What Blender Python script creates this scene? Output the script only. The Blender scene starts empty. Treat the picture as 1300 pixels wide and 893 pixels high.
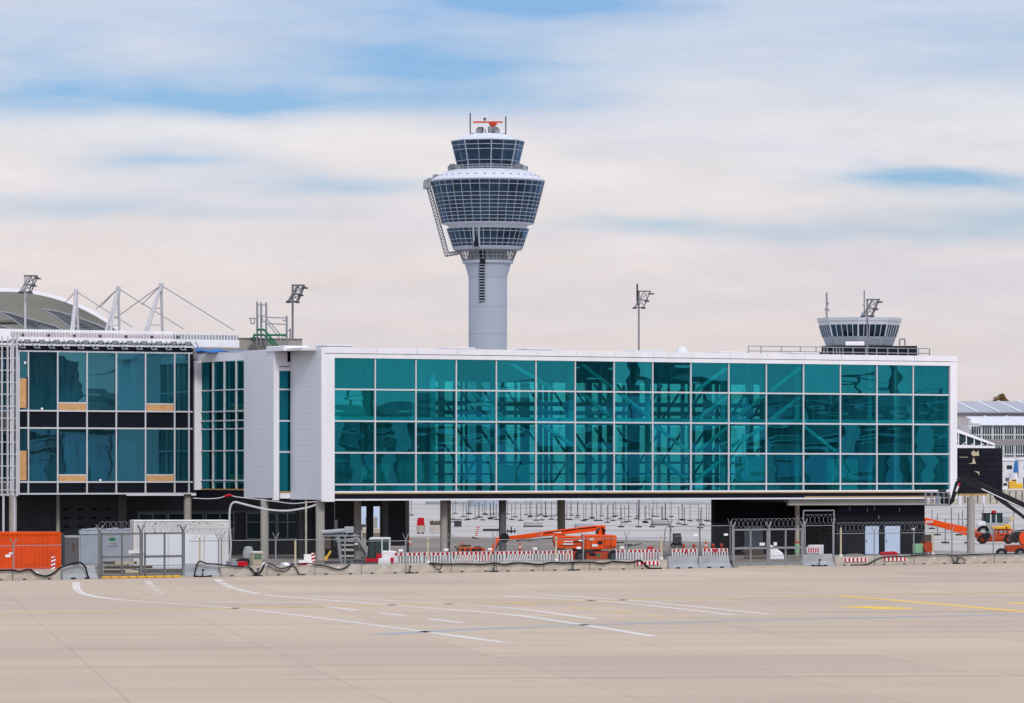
SKYTINT=(.53,.69,.98); ZEN=.9; CLOUDSTR=1.0; SUNE=1.6; EXPO=0.0
BLUES=[(60,122,200,40,.7),(335,138,150,20,.85),(230,108,220,30,.32),(20,45,130,50,.42),(560,88,170,44,.68),(700,4,160,26,1.05),(620,132,140,20,.42),(950,60,480,70,.36),(350,60,300,60,.2),(1250,75,170,80,.26),(420,12,280,30,.36),
(1205,228,150,13,1.0),(1270,268,150,20,.62),(1115,222,60,12,.35),(1040,290,260,12,.45),(830,283,150,9,.40),(205,210,90,12,.62),(385,236,140,15,.58),(90,262,140,13,.5),(330,275,100,8,.30),(130,190,200,18,.14)]
CLOUDS=[(0.0,(222,212,211)),(.25,(224,214,213)),(.45,(228,220,220)),(.62,(231,226,226)),(.78,(222,222,226)),(.9,(210,213,226)),(1.0,(204,210,226))]
import bpy, math, random
from mathutils import Vector
random.seed(7)
C = bpy.context.scene.collection
R = math.radians
# ------------------------------------------------------------------ camera numbers (photo: 1300x893, horizon at row 600)
F, CX, HY, EYE = 5800.0, 650.0, 600.0, 6.7
TH = R(27.9); ct, st = math.cos(TH), math.sin(TH)     # heading of the glass bridge
OX, OY = -13.5, 348.0                                  # its near corner
def wx(px, D): return (px-CX)/F*D
def wz(py, D): return EYE-(py-HY)/F*D
def gD(py): return EYE*F/(py-HY)
def uw(px, w):
    k = (px-CX)/F
    return (k*(OY+w*ct)-OX+w*st)/(ct-k*st)
def wu(px, u):                                         # w on the plane of constant u
    k = (px-CX)/F
    return (k*(OY+u*st)-OX-u*ct)/(-st-k*ct)
def dep(u, w): return OY+u*st+w*ct
def zz(py, u, w): return wz(py, dep(u, w))
def loc(u, w, z=0.0): return (OX+u*ct-w*st, OY+u*st+w*ct, z)

# ------------------------------------------------------------------ mesh builder
class MB:
    def __init__(s): s.v=[]; s.f=[]; s.m=[]; s.cur=0
    def face(s, pts):
        n=len(s.v); s.v+= [tuple(p) for p in pts]; s.f.append(list(range(n,n+len(pts)))); s.m.append(s.cur); return s
    def bx(s, x0,x1,y0,y1,z0,z1):
        if x0>x1: x0,x1=x1,x0
        if y0>y1: y0,y1=y1,y0
        if z0>z1: z0,z1=z1,z0
        n=len(s.v)
        s.v+=[(x0,y0,z0),(x1,y0,z0),(x1,y1,z0),(x0,y1,z0),(x0,y0,z1),(x1,y0,z1),(x1,y1,z1),(x0,y1,z1)]
        for q in ((0,3,2,1),(4,5,6,7),(0,1,5,4),(1,2,6,5),(2,3,7,6),(3,0,4,7)):
            s.f.append([n+i for i in q]); s.m.append(s.cur)
        return s
    def tube(s, p, q, r, n=8, r2=None):
        p=Vector(p); q=Vector(q); d=q-p
        if d.length<1e-6: return s
        d.normalize(); a=Vector((0,0,1)) if abs(d.z)<.9 else Vector((1,0,0))
        e=d.cross(a).normalized(); g=d.cross(e); r2=r if r2 is None else r2
        b=len(s.v)
        for c,rr in ((p,r),(q,r2)):
            for i in range(n):
                t=2*math.pi*i/n; s.v.append(tuple(c+e*math.cos(t)*rr+g*math.sin(t)*rr))
        for i in range(n):
            j=(i+1)%n; s.f.append([b+i,b+j,b+n+j,b+n+i]); s.m.append(s.cur)
        s.f.append([b+i for i in range(n)][::-1]); s.m.append(s.cur)
        s.f.append([b+n+i for i in range(n)]); s.m.append(s.cur)
        return s
    def path(s, pts, r, n=6):
        pts=[Vector(p) for p in pts]; b=len(s.v); N=len(pts)
        for k,p in enumerate(pts):
            d=(pts[min(k+1,N-1)]-pts[max(k-1,0)])
            if d.length<1e-9: d=Vector((1,0,0))
            d.normalize(); a=Vector((0,0,1)) if abs(d.z)<.95 else Vector((0,1,0))
            e=d.cross(a).normalized(); g=d.cross(e)
            for i in range(n):
                t=2*math.pi*i/n; s.v.append(tuple(p+e*math.cos(t)*r+g*math.sin(t)*r))
        for k in range(N-1):
            for i in range(n):
                j=(i+1)%n; s.f.append([b+k*n+i,b+k*n+j,b+(k+1)*n+j,b+(k+1)*n+i]); s.m.append(s.cur)
        return s
    def prism(s, poly, y0, y1):                        # poly in x,z, extruded along y
        n=len(s.v); N=len(poly)
        s.v+=[(p[0],y0,p[1]) for p in poly]+[(p[0],y1,p[1]) for p in poly]
        s.f.append([n+i for i in range(N)]); s.m.append(s.cur)
        s.f.append([n+N+i for i in range(N)][::-1]); s.m.append(s.cur)
        for i in range(N):
            j=(i+1)%N; s.f.append([n+i,n+N+i,n+N+j,n+j]); s.m.append(s.cur)
        return s
    def lathe(s, prof, n=36, ph=0.0, cap=True, c=(0,0)):
        b=len(s.v)
        for r,z in prof:
            for i in range(n):
                t=ph+2*math.pi*i/n; s.v.append((c[0]+r*math.cos(t),c[1]+r*math.sin(t),z))
        for k in range(len(prof)-1):
            for i in range(n):
                j=(i+1)%n; s.f.append([b+k*n+i,b+k*n+j,b+(k+1)*n+j,b+(k+1)*n+i]); s.m.append(s.cur)
        if cap:
            s.f.append([b+i for i in range(n)][::-1]); s.m.append(s.cur)
            s.f.append([b+(len(prof)-1)*n+i for i in range(n)]); s.m.append(s.cur)
        return s
    def wheel(s, x, y, z, r, w, n=24):                 # axle along y
        b=len(s.v); prof=[(r*.55,-w/2),(r*.93,-w/2),(r,-w*.32),(r,w*.32),(r*.93,w/2),(r*.55,w/2)]
        for rr,yy in prof:
            for i in range(n):
                t=2*math.pi*i/n; s.v.append((x+rr*math.cos(t),y+yy,z+rr*math.sin(t)))
        for k in range(len(prof)-1):
            for i in range(n):
                j=(i+1)%n; s.f.append([b+k*n+i,b+(k+1)*n+i,b+(k+1)*n+j,b+k*n+j]); s.m.append(s.cur)
        return s
    def build(s, name, mats, parent=None, smooth=False, bevel=0):
        me=bpy.data.meshes.new(name); me.from_pydata(s.v,[],s.f)
        for m in (mats if isinstance(mats,(list,tuple)) else [mats]): me.materials.append(m)
        me.polygons.foreach_set('material_index', s.m)
        if smooth:
            me.polygons.foreach_set('use_smooth',[True]*len(s.f)); 
            try: me.set_sharp_from_angle(angle=R(35))
            except Exception: pass
        me.update()
        o=bpy.data.objects.new(name, me); C.objects.link(o)
        if parent: o.parent=parent
        if bevel:
            b=o.modifiers.new('bevel','BEVEL'); b.width=bevel; b.segments=2; b.limit_method='ANGLE'; b.angle_limit=R(40)
        return o
def tag(o, label, cat, group=None):
    o['label']=label; o['category']=cat
    if group: o['group']=group
    return o
def thing(name, label, cat, at=(0,0,0), rz=0.0, group=None):
    o=bpy.data.objects.new(name,None); C.objects.link(o); o.location=at; o.rotation_euler=(0,0,rz); o.empty_display_size=.3
    return tag(o,label,cat,group)
def struct(o): o['kind']='structure'; return o
def dup(root, at, rz, label, group=None):
    r=root.copy(); C.objects.link(r); r.location=at; r.rotation_euler=(0,0,rz); r['label']=label
    if group: r['group']=group
    for ch in list(root.children):
        c=ch.copy(); C.objects.link(c); c.parent=r
        for g in list(ch.children):
            d=g.copy(); C.objects.link(d); d.parent=c
    return r

# ------------------------------------------------------------------ materials
def s2l(c): return tuple(((v/255)/12.92 if v/255<=.04045 else ((v/255+.055)/1.055)**2.4) for v in c)
def nd(nt, t, **kw):
    n=nt.nodes.new(t)
    for k,v in kw.items():
        if k.startswith('i_'): n.inputs[int(k[2:])].default_value=v
        else: setattr(n,k,v)
    return n
def mat(name, col, rough=.6, metal=0.0, var=.14, scale=.8, bump=0.0, stretch=(1,1,1), spec=.4, fine=6.0):
    m=bpy.data.materials.new(name); m.use_nodes=True; nt=m.node_tree; L=nt.links
    p=nt.nodes['Principled BSDF']
    tc=nd(nt,'ShaderNodeTexCoord'); mp=nd(nt,'ShaderNodeMapping'); mp.inputs['Scale'].default_value=stretch
    L.new(tc.outputs['Object'],mp.inputs[0])
    n1=nd(nt,'ShaderNodeTexNoise'); n1.inputs['Scale'].default_value=scale; n1.inputs['Detail'].default_value=5
    n2=nd(nt,'ShaderNodeTexNoise'); n2.inputs['Scale'].default_value=scale*fine; n2.inputs['Detail'].default_value=3
    L.new(mp.outputs[0],n1.inputs['Vector']); L.new(mp.outputs[0],n2.inputs['Vector'])
    a=nd(nt,'ShaderNodeMath',operation='MULTIPLY_ADD'); L.new(n1.outputs[0],a.inputs[0]); a.inputs[1].default_value=2*var*1.6; a.inputs[2].default_value=1-var*1.6
    b=nd(nt,'ShaderNodeMath',operation='MULTIPLY_ADD'); L.new(n2.outputs[0],b.inputs[0]); b.inputs[1].default_value=var; b.inputs[2].default_value=1-var*.5
    c=nd(nt,'ShaderNodeMath',operation='MULTIPLY'); L.new(a.outputs[0],c.inputs[0]); L.new(b.outputs[0],c.inputs[1])
    v=nd(nt,'ShaderNodeVectorMath',operation='SCALE'); v.inputs[0].default_value=col; L.new(c.outputs[0],v.inputs['Scale'])
    L.new(v.outputs[0],p.inputs['Base Color'])
    p.inputs['Roughness'].default_value=rough; p.inputs['Metallic'].default_value=metal
    p.inputs['Specular IOR Level'].default_value=spec
    if bump:
        bp=nd(nt,'ShaderNodeBump'); bp.inputs['Strength'].default_value=bump; bp.inputs['Distance'].default_value=.02
        L.new(n2.outputs[0],bp.inputs['Height']); L.new(bp.outputs[0],p.inputs['Normal'])
    return m
M={}
M['white']=mat('white_panel',(.83,.82,.86),.4,var=.09,scale=.6,stretch=(1,1,.2))
M['whitedim']=mat('white_coated_steel',(.66,.66,.69),.45,var=.06)
M['clad']=mat('grey_cladding',(.68,.705,.755),.5,var=.06,scale=.3,stretch=(1,1,.25))
M['alu']=mat('aluminium_mullion',(.64,.65,.68),.35,metal=.1,var=.04)
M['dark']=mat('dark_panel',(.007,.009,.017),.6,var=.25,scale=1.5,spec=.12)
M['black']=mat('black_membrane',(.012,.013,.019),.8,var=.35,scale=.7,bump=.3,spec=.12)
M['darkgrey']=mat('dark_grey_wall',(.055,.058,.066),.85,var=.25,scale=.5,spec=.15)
M['ochre']=mat('timber_edge',(.42,.27,.09),.7,var=.2)
M['ply']=mat('plywood',(.62,.34,.15),.7,var=.22,scale=2)
M['conc']=mat('concrete_column',(.36,.34,.31),.85,var=.15,scale=.9,bump=.3)
M['conclight']=mat('concrete_light',(.47,.43,.37),.85,var=.30,scale=1.1,bump=.4,stretch=(1,1,2))
M['concgrey']=mat('concrete_grey_coated',(.34,.355,.375),.75,var=.2,scale=.8)
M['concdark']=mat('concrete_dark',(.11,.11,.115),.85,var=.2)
M['steel']=mat('galvanised_steel',(.26,.275,.30),.55,metal=.2,var=.12)
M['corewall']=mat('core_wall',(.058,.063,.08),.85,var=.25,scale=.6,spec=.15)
M['steeldk']=mat('dark_steel',(.05,.055,.06),.6,metal=.1,var=.15,spec=.2)
M['gatesteel']=mat('gate_steel',(.17,.18,.19),.5,metal=.3,var=.12)
M['maststeel']=mat('mast_steel',(.20,.20,.225),.5,metal=.1,var=.08)
M['whitepipe']=mat('white_tube',(.52,.52,.55),.5,var=.12)
M['orange']=mat('orange_paint',(.74,.075,.003),.42,var=.24,spec=.2)
M['orangec']=mat('orange_container',(.76,.075,.002),.55,var=.22,scale=.9,spec=.15)
M['orangedirty']=mat('orange_red_chassis',(.42,.05,.012),.55,var=.3,spec=.15)
M['red']=mat('red_plastic',(.46,.006,.02),.5,var=.10,spec=.15)
M['redwhite']=mat('white_plastic',(.78,.76,.76),.45,var=.06)
M['rubber']=mat('rubber',(.011,.011,.013),.85,var=.2,spec=.15)
M['blackpaint']=mat('black_paint',(.009,.009,.012),.45,var=.2,spec=.25)
M['yellow']=mat('yellow_paint',(.72,.40,.03),.5,var=.12)
M['wood']=mat('pale_timber',(.50,.44,.30),.8,var=.15)
M['white_cont']=mat('container_white',(.60,.585,.57),.6,var=.16,scale=.5)
M['silver']=mat('container_blue_grey',(.34,.38,.44),.5,var=.18)
M['green']=mat('green_paint',(.02,.16,.08),.5,var=.12)
M['blue']=mat('blue_tarp',(.02,.14,.42),.6,var=.12)
M['palegreen']=mat('pale_green_plastic',(.22,.42,.24),.5,var=.12)
M['paleblue']=mat('pale_blue_door',(.50,.60,.76),.45,var=.05)
M['membrane']=mat('tent_membrane',(.58,.59,.53),.7,var=.08,scale=.2)
M['radar']=mat('radar_red',(.60,.07,.02),.5,var=.06)
M['towerwhite']=mat('tower_shaft',(.35,.395,.47),.65,var=.10,scale=.12,stretch=(1,1,.3))
M['towercap']=mat('tower_roof',(.60,.63,.69),.5,var=.05,scale=.1)
M['roofgrey']=mat('far_roof',(.36,.36,.40),.6,var=.06,scale=.05)
M['farwall']=mat('far_wall',(.45,.42,.41),.7,var=.05,scale=.05)
M['blanket']=mat('asphalt_heap',(.20,.18,.15),.9,var=.3,bump=.4)
M['leaf']=mat('autumn_leaves',(.20,.12,.035),.8,var=.4,scale=.6)
M['bark']=mat('bark',(.08,.06,.045),.9,var=.3)
M['latticedark']=mat('lattice_dark_glazing',(.025,.042,.055),.7,var=.3,scale=1.2,spec=.1)
M['cabinglass']=mat('dark_cab_glass',(.02,.045,.047),.12,var=.2,spec=.3)
def glass(name, tint, refl, fac=.22, wav=.35, rough=.0, cell=0.0):
    m=bpy.data.materials.new(name); m.use_nodes=True; nt=m.node_tree; L=nt.links; nt.nodes.clear()
    out=nd(nt,'ShaderNodeOutputMaterial'); mix=nd(nt,'ShaderNodeMixShader')
    tr=nd(nt,'ShaderNodeBsdfTransparent'); gl=nd(nt,'ShaderNodeBsdfGlossy'); gl.inputs['Roughness'].default_value=rough
    tc=nd(nt,'ShaderNodeTexCoord'); oi=nd(nt,'ShaderNodeObjectInfo')
    sc=nd(nt,'ShaderNodeVectorMath',operation='SCALE'); sc.inputs[0].default_value=(37,11,23); L.new(oi.outputs['Random'],sc.inputs['Scale'])
    off=nd(nt,'ShaderNodeVectorMath',operation='MULTIPLY_ADD'); off.inputs[1].default_value=(.45,1,1.9); L.new(tc.outputs['Object'],off.inputs[0]); L.new(sc.outputs[0],off.inputs[2])
    n=nd(nt,'ShaderNodeTexNoise'); n.inputs['Scale'].default_value=.4; n.inputs['Detail'].default_value=1.0; L.new(off.outputs[0],n.inputs['Vector'])
    dt=nd(nt,'ShaderNodeVectorMath',operation='DOT_PRODUCT'); L.new(tc.outputs['Object'],dt.inputs[0]); L.new(tc.outputs['Object'],dt.inputs[1])
    ad=nd(nt,'ShaderNodeMath',operation='MULTIPLY_ADD'); L.new(dt.outputs['Value'],ad.inputs[0]); ad.inputs[1].default_value=.16; L.new(n.outputs[0],ad.inputs[2])
    bp=nd(nt,'ShaderNodeBump'); bp.inputs['Strength'].default_value=1.0; bp.inputs['Distance'].default_value=wav*.1; L.new(ad.outputs[0],bp.inputs['Height'])
    L.new(bp.outputs[0],gl.inputs['Normal'])
    # pane to pane tint; Voronoi cells put varied reflections into colour; faint dust streaks
    if cell:
        vo=nd(nt,'ShaderNodeTexVoronoi'); vo.inputs['Scale'].default_value=cell; L.new(tc.outputs['Object'],vo.inputs['Vector']); bw=nd(nt,'ShaderNodeRGBToBW'); L.new(vo.outputs['Color'],bw.inputs[0]); rv=bw.outputs[0]
    else: rv=oi.outputs['Random']
    k=nd(nt,'ShaderNodeMath',operation='MULTIPLY_ADD'); L.new(rv,k.inputs[0]); k.inputs[1].default_value=1.1 if cell else .34; k.inputs[2].default_value=.45 if cell else .83
    for col,node in ((tint,tr),(refl,gl)):
        v=nd(nt,'ShaderNodeVectorMath',operation='SCALE'); v.inputs[0].default_value=col; L.new(k.outputs[0],v.inputs['Scale']); L.new(v.outputs[0],node.inputs['Color'])
    fr=nd(nt,'ShaderNodeFresnel'); fr.inputs[0].default_value=1.45
    fm=nd(nt,'ShaderNodeMath',operation='MULTIPLY_ADD'); L.new(fr.outputs[0],fm.inputs[0]); fm.inputs[1].default_value=1.0; fm.inputs[2].default_value=fac; fm.use_clamp=True
    L.new(fm.outputs[0],mix.inputs[0]); L.new(tr.outputs[0],mix.inputs[1]); L.new(gl.outputs[0],mix.inputs[2])
    df=nd(nt,'ShaderNodeBsdfDiffuse'); df.inputs[0].default_value=(refl[0]*.6,refl[1]*.5,refl[2]*.5,1)
    q=nd(nt,'ShaderNodeVectorMath',operation='MULTIPLY_ADD'); q.inputs[1].default_value=(3.5,1,.5); L.new(tc.outputs['Object'],q.inputs[0]); L.new(sc.outputs[0],q.inputs[2])
    dn=nd(nt,'ShaderNodeTexNoise'); dn.inputs['Scale'].default_value=1.2; dn.inputs['Detail'].default_value=5; L.new(q.outputs[0],dn.inputs['Vector'])
    dm=nd(nt,'ShaderNodeMapRange'); dm.inputs['From Min'].default_value=.35; dm.inputs['From Max'].default_value=.75; dm.inputs['To Min'].default_value=.02; dm.inputs['To Max'].default_value=.10; L.new(dn.outputs[0],dm.inputs['Value'])
    m2=nd(nt,'ShaderNodeMixShader'); L.new(dm.outputs[0],m2.inputs[0]); L.new(mix.outputs[0],m2.inputs[1]); L.new(df.outputs[0],m2.inputs[2]); L.new(m2.outputs[0],out.inputs[0])
    return m
M['teal']=glass('teal_glass',(.070,.70,.715),(.050,.72,.92),.26,.055)
M['teallink']=glass('teal_link_glass',(.03,.40,.41),(.06,.55,.66),.12,.05)
M['tealback']=glass('teal_back_glass',(.42,.62,.60),(.3,.8,.85),.05,.1)
M['bluegl']=glass('blue_green_glass',(.075,.42,.50),(.17,.62,.80),.27,.05)
M['towergl']=glass('tower_glass',(.05,.11,.18),(.32,.60,1.0),.05,.03,cell=.42)
M['towermull']=mat('tower_mullion',(.34,.38,.45),.5,var=.05)
M['plaingl']=glass('clear_glass',(.45,.6,.6),(.8,.9,.95),.12,.05)
def mesh_mat():
    m=bpy.data.materials.new('chain_link_wire'); m.use_nodes=True; nt=m.node_tree; L=nt.links; nt.nodes.clear()
    out=nd(nt,'ShaderNodeOutputMaterial'); mix=nd(nt,'ShaderNodeMixShader'); tr=nd(nt,'ShaderNodeBsdfTransparent'); df=nd(nt,'ShaderNodeBsdfDiffuse')
    df.inputs[0].default_value=(.17,.175,.18,1)
    tc=nd(nt,'ShaderNodeTexCoord'); fs=[]
    for sg in (1,-1):
        d=nd(nt,'ShaderNodeVectorMath',operation='DOT_PRODUCT'); d.inputs[1].default_value=(1/.07,0,sg/.07); L.new(tc.outputs['Object'],d.inputs[0])
        f=nd(nt,'ShaderNodeMath',operation='FRACT'); L.new(d.outputs['Value'],f.inputs[0])
        g=nd(nt,'ShaderNodeMath',operation='LESS_THAN'); L.new(f.outputs[0],g.inputs[0]); g.inputs[1].default_value=.033; fs.append(g)
    mx=nd(nt,'ShaderNodeMath',operation='MAXIMUM'); L.new(fs[0].outputs[0],mx.inputs[0]); L.new(fs[1].outputs[0],mx.inputs[1])
    L.new(mx.outputs[0],mix.inputs[0]); L.new(tr.outputs[0],mix.inputs[1]); L.new(df.outputs[0],mix.inputs[2]); L.new(mix.outputs[0],out.inputs[0]); return m
M['link']=mesh_mat()

def ground_mat(name, col, slab=(0,0), streak=.12, var=.08, rot=0.0, joint=.55, rough=.75, dark=None, tyre=0.0):
    m=bpy.data.materials.new(name); m.use_nodes=True; nt=m.node_tree; L=nt.links; p=nt.nodes['Principled BSDF']
    tc=nd(nt,'ShaderNodeTexCoord'); mp=nd(nt,'ShaderNodeMapping'); mp.inputs['Rotation'].default_value=(0,0,rot); L.new(tc.outputs['Object'],mp.inputs[0])
    def noise(scale, stretch, det=4):
        q=nd(nt,'ShaderNodeMapping'); q.inputs['Scale'].default_value=stretch; L.new(mp.outputs[0],q.inputs[0])
        n=nd(nt,'ShaderNodeTexNoise'); n.inputs['Scale'].default_value=scale; n.inputs['Detail'].default_value=det; n.inputs['Roughness'].default_value=.6; L.new(q.outputs[0],n.inputs['Vector']); return n.outputs[0]
    def lin(x,a,b):
        k=nd(nt,'ShaderNodeMath',operation='MULTIPLY_ADD'); L.new(x,k.inputs[0]); k.inputs[1].default_value=a; k.inputs[2].default_value=b; return k.outputs[0]
    def mul(a,b):
        k=nd(nt,'ShaderNodeMath',operation='MULTIPLY'); L.new(a,k.inputs[0]); L.new(b,k.inputs[1]); return k.outputs[0]
    f=lin(noise(.05,(1,1,1)),2*var*1.5,1-var*1.5)
    f=mul(f,lin(noise(.25,(.06,1,1),6),2*streak*1.5,1-streak*1.5))
    f=mul(f,lin(noise(6,(1,1,1),3),.12,.94))
    if slab[0]:
        br=nd(nt,'ShaderNodeTexBrick'); br.offset=0; br.inputs['Scale'].default_value=1; br.inputs['Brick Width'].default_value=slab[0]; br.inputs['Row Height'].default_value=slab[1]
        br.inputs['Mortar Size'].default_value=.045; br.inputs['Mortar Smooth'].default_value=.3
        br.inputs['Color1'].default_value=(.96,.96,.96,1); br.inputs['Color2'].default_value=(1.03,1.03,1.03,1); br.inputs['Mortar'].default_value=(joint,joint,joint,1)
        L.new(mp.outputs[0],br.inputs['Vector'])
        bw=nd(nt,'ShaderNodeRGBToBW'); L.new(br.outputs['Color'],bw.inputs[0]); f=mul(f,bw.outputs[0])
    if tyre:
        for sc_,st_,lo,hi,am in ((.5,(.012,1.3,1),.60,.74,tyre),(.35,(.02,.9,1),.60,.70,tyre*.8),(.9,(.35,.5,1),.66,.74,tyre*.9),(3.5,(.8,1,1),.70,.76,tyre*1.3)):
            mr=nd(nt,'ShaderNodeMapRange'); mr.inputs['From Min'].default_value=lo; mr.inputs['From Max'].default_value=hi; mr.inputs['To Min'].default_value=1; mr.inputs['To Max'].default_value=1-am; L.new(noise(sc_,st_,5),mr.inputs['Value']); f=mul(f,mr.outputs[0])
        pb=nd(nt,'ShaderNodeTexBrick'); pb.offset=.37; pb.inputs['Scale'].default_value=1; pb.inputs['Brick Width'].default_value=22.5; pb.inputs['Row Height'].default_value=15; pb.inputs['Mortar Size'].default_value=.0
        pb.inputs['Color1'].default_value=(.93,.93,.93,1); pb.inputs['Color2'].default_value=(1.05,1.05,1.05,1); L.new(mp.outputs[0],pb.inputs['Vector']); pw_=nd(nt,'ShaderNodeRGBToBW'); L.new(pb.outputs['Color'],pw_.inputs[0]); f=mul(f,pw_.outputs[0])
    v=nd(nt,'ShaderNodeVectorMath',operation='SCALE'); v.inputs[0].default_value=col; L.new(f,v.inputs['Scale'])
    last=v.outputs[0]
    if dark:
        mr=nd(nt,'ShaderNodeMapRange'); mr.inputs['From Min'].default_value=.56; mr.inputs['From Max'].default_value=.68; L.new(noise(.09,(.25,1,1),5),mr.inputs['Value'])
        mx=nd(nt,'ShaderNodeMix',data_type='RGBA'); L.new(mr.outputs[0],mx.inputs['Factor']); L.new(last,mx.inputs['A']); mx.inputs['B'].default_value=(*dark,1); last=mx.outputs['Result']
    L.new(last,p.inputs['Base Color']); p.inputs['Roughness'].default_value=rough; p.inputs['Specular IOR Level'].default_value=.25
    return m
PHB=R(35)
M['apron']=ground_mat('apron_concrete',(.492,.384,.286),(7.5,7.5),.12,.07,rot=-R(8),joint=.84,tyre=.27)
M['farapron']=ground_mat('far_apron_concrete',(.45,.42,.395),(9,9),.14,.10,rot=-R(20),joint=.72)
M['site']=ground_mat('site_soil',(.19,.155,.125),(0,0),.30,.28,dark=(.40,.375,.35))
M['mwhite']=ground_mat('white_marking',(.62,.58,.53),streak=.12,var=.2)
M['myellow']=ground_mat('yellow_marking',(.60,.41,.14),streak=.05,var=.1)
M['mgold']=ground_mat('gold_marking',(.78,.50,.05),streak=.08,var=.12)
M['mblue']=ground_mat('grey_line',(.33,.34,.38),streak=.05,var=.1)
# ------------------------------------------------------------------ barrier line
def yb(px): return 737.2-px*22.7/1300
def Db(px, back=0.0): return EYE*F/(yb(px)-HY)+back
def bp(px, back=0.0):
    D=Db(px)+back; return (wx(px,Db(px))*D/Db(px), D)
# ------------------------------------------------------------------ ground
g=MB(); g.face([(-7000,-2500,0),(7000,-2500,0),(7000,9000,0),(-7000,9000,0)]); struct(g.build('ground',M['apron']))
a0=bp(-900,1.2); a1=bp(2300,1.2)
g=MB(); g.face([(a0[0],a0[1],.004),(a1[0],a1[1],.004),(900,1600,.004),(900,5000,.004),(-900,5000,.004),(-900,900,.004)]); struct(g.build('far_apron',M['farapron']))
s0=bp(-200,1.4); s1=bp(1050,1.4)
g=MB(); g.face([(s0[0],s0[1],.008),(s1[0],s1[1],.008),(wx(1045,392),392,.008),(wx(905,440),440,.008),(wx(560,478),478,.008),(wx(440,470),470,.008),(-70,430,.008)]); struct(g.build('site_ground',M['site']))
# painted lines (flat strips on the concrete)
def strip(name, pts, w, m, dash=None, z=.004):
    P=[Vector((wx(x,gD(y)),gD(y),0)) for x,y in pts]
    Q=[]
    for a,b in zip(P[:-1],P[1:]):
        n=max(1,int((b-a).length/1.5))
        Q+=[a.lerp(b,i/n) for i in range(n)]
    Q.append(P[-1])
    S=[]
    for i in range(len(Q)):                             # soften the corners
        lo,hi=max(0,i-3),min(len(Q)-1,i+3); k=min(i-lo,hi-i); t=Vector((0,0,0))
        for j in range(i-k,i+k+1): t+=Q[j]
        S.append(t/(2*k+1))
    b=MB(); acc=0.0
    for i in range(len(S)-1):
        d=(S[i+1]-S[i]); l=d.length
        if l<1e-5: continue
        nrm=Vector((-d.y,d.x,0))/l*w/2
        if not dash or (acc%(dash[0]+dash[1]))<dash[0]:
            b.face([(*(S[i]-nrm)[:2],z),(*(S[i+1]-nrm)[:2],z),(*(S[i+1]+nrm)[:2],z),(*(S[i]+nrm)[:2],z)])
        acc+=l
    struct(b.build(name,m))
strip('white_lane_line',[(97,739.5),(96,744),(98,749),(104,754),(116,757.5),(140,760.5),(170,763.5),(240,768),(305,772.5),(330,775.5),(400,784),(500,797),(560,805),(640,816)],.45,M['mwhite'])
strip('white_dotted_line',[(187,738),(191,742),(197,748),(206,754)],.42,M['mwhite'],(2.2,2.2))
strip('white_dashed_line',[(275,735.5),(283,741),(295,747),(320,753),(345,756.5)],.5,M['mwhite'],(3.5,1.0))
strip('white_lane_line',[(345,756.5),(385,760),(470,766),(560,773.5),(650,780),(757,796),(830,808)],.5,M['mwhite'])
strip('white_lane_line',[(390,757),(520,764),(650,771.5),(755,786)],.45,M['mwhite'])
strip('white_lane_line',[(640,757),(785,764.5),(932,781)],.5,M['mwhite'])
strip('white_lane_line',[(690,755),(815,763.5),(977,780)],.5,M['mwhite'])
strip('white_short_line',[(415,770.5),(452,775)],.5,M['mwhite'])
strip('white_short_line',[(480,778.5),(515,782)],.5,M['mwhite'])
strip('white_short_line',[(546,786),(588,791)],.5,M['mwhite'])
strip('white_short_line',[(260,764),(330,763.5),(400,766)],.65,M['mwhite'],(7,9))
strip('yellow_taxi_line',[(-60,780.5),(0,779),(150,776),(300,772.5),(480,768.5),(650,765.5),(775,762),(1050,757),(1300,752),(1400,750)],1.0,M['myellow'])
strip('yellow_taxi_line',[(1065,757),(1120,761),(1180,766),(1300,777),(1360,782)],.65,M['mgold'])
strip('yellow_dashed_line',[(650,766),(740,772.5),(840,783)],.5,M['myellow'],(3,4))
strip('grey_expansion_line',[(480,806),(540,802),(650,796.5),(860,790),(1020,786),(1300,780),(1400,778)],1.0,M['mblue'])
strip('gold_marking_patch',[(1080,770.5),(1105,771),(1143,773.5)],2.2,M['mgold'])
strip('gold_marking_patch',[(1280,766),(1330,767)],1.6,M['mgold'])
M['mband']=ground_mat('band_grey',(.20,.195,.19),streak=.15,var=.15)  # flat dark bands added for the thin lines across the far apron, not drains
for y_,w_ in ((645.5,5.5),(652.5,3.5),(660,4.2),(668,3.0),(674,2.2),(686,1.2)): strip('dark_apron_band',[(430,y_+.6),(700,y_),(930,y_-.2),(1300,y_-1.0)],w_,M['mband'],z=.0125)
# ------------------------------------------------------------------ glass passenger bridge
B=thing('glass_passenger_bridge','long raised teal glass passenger bridge with white frame and white end panels','bridge',(OX,OY,0),TH)
LU=uw(1206,0); ZR=[15.40,13.04,10.62,8.20,5.78,5.26]
ul=uw(412,0); ur=uw(1215,0)
NP=16; pw=LU/NP
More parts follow.
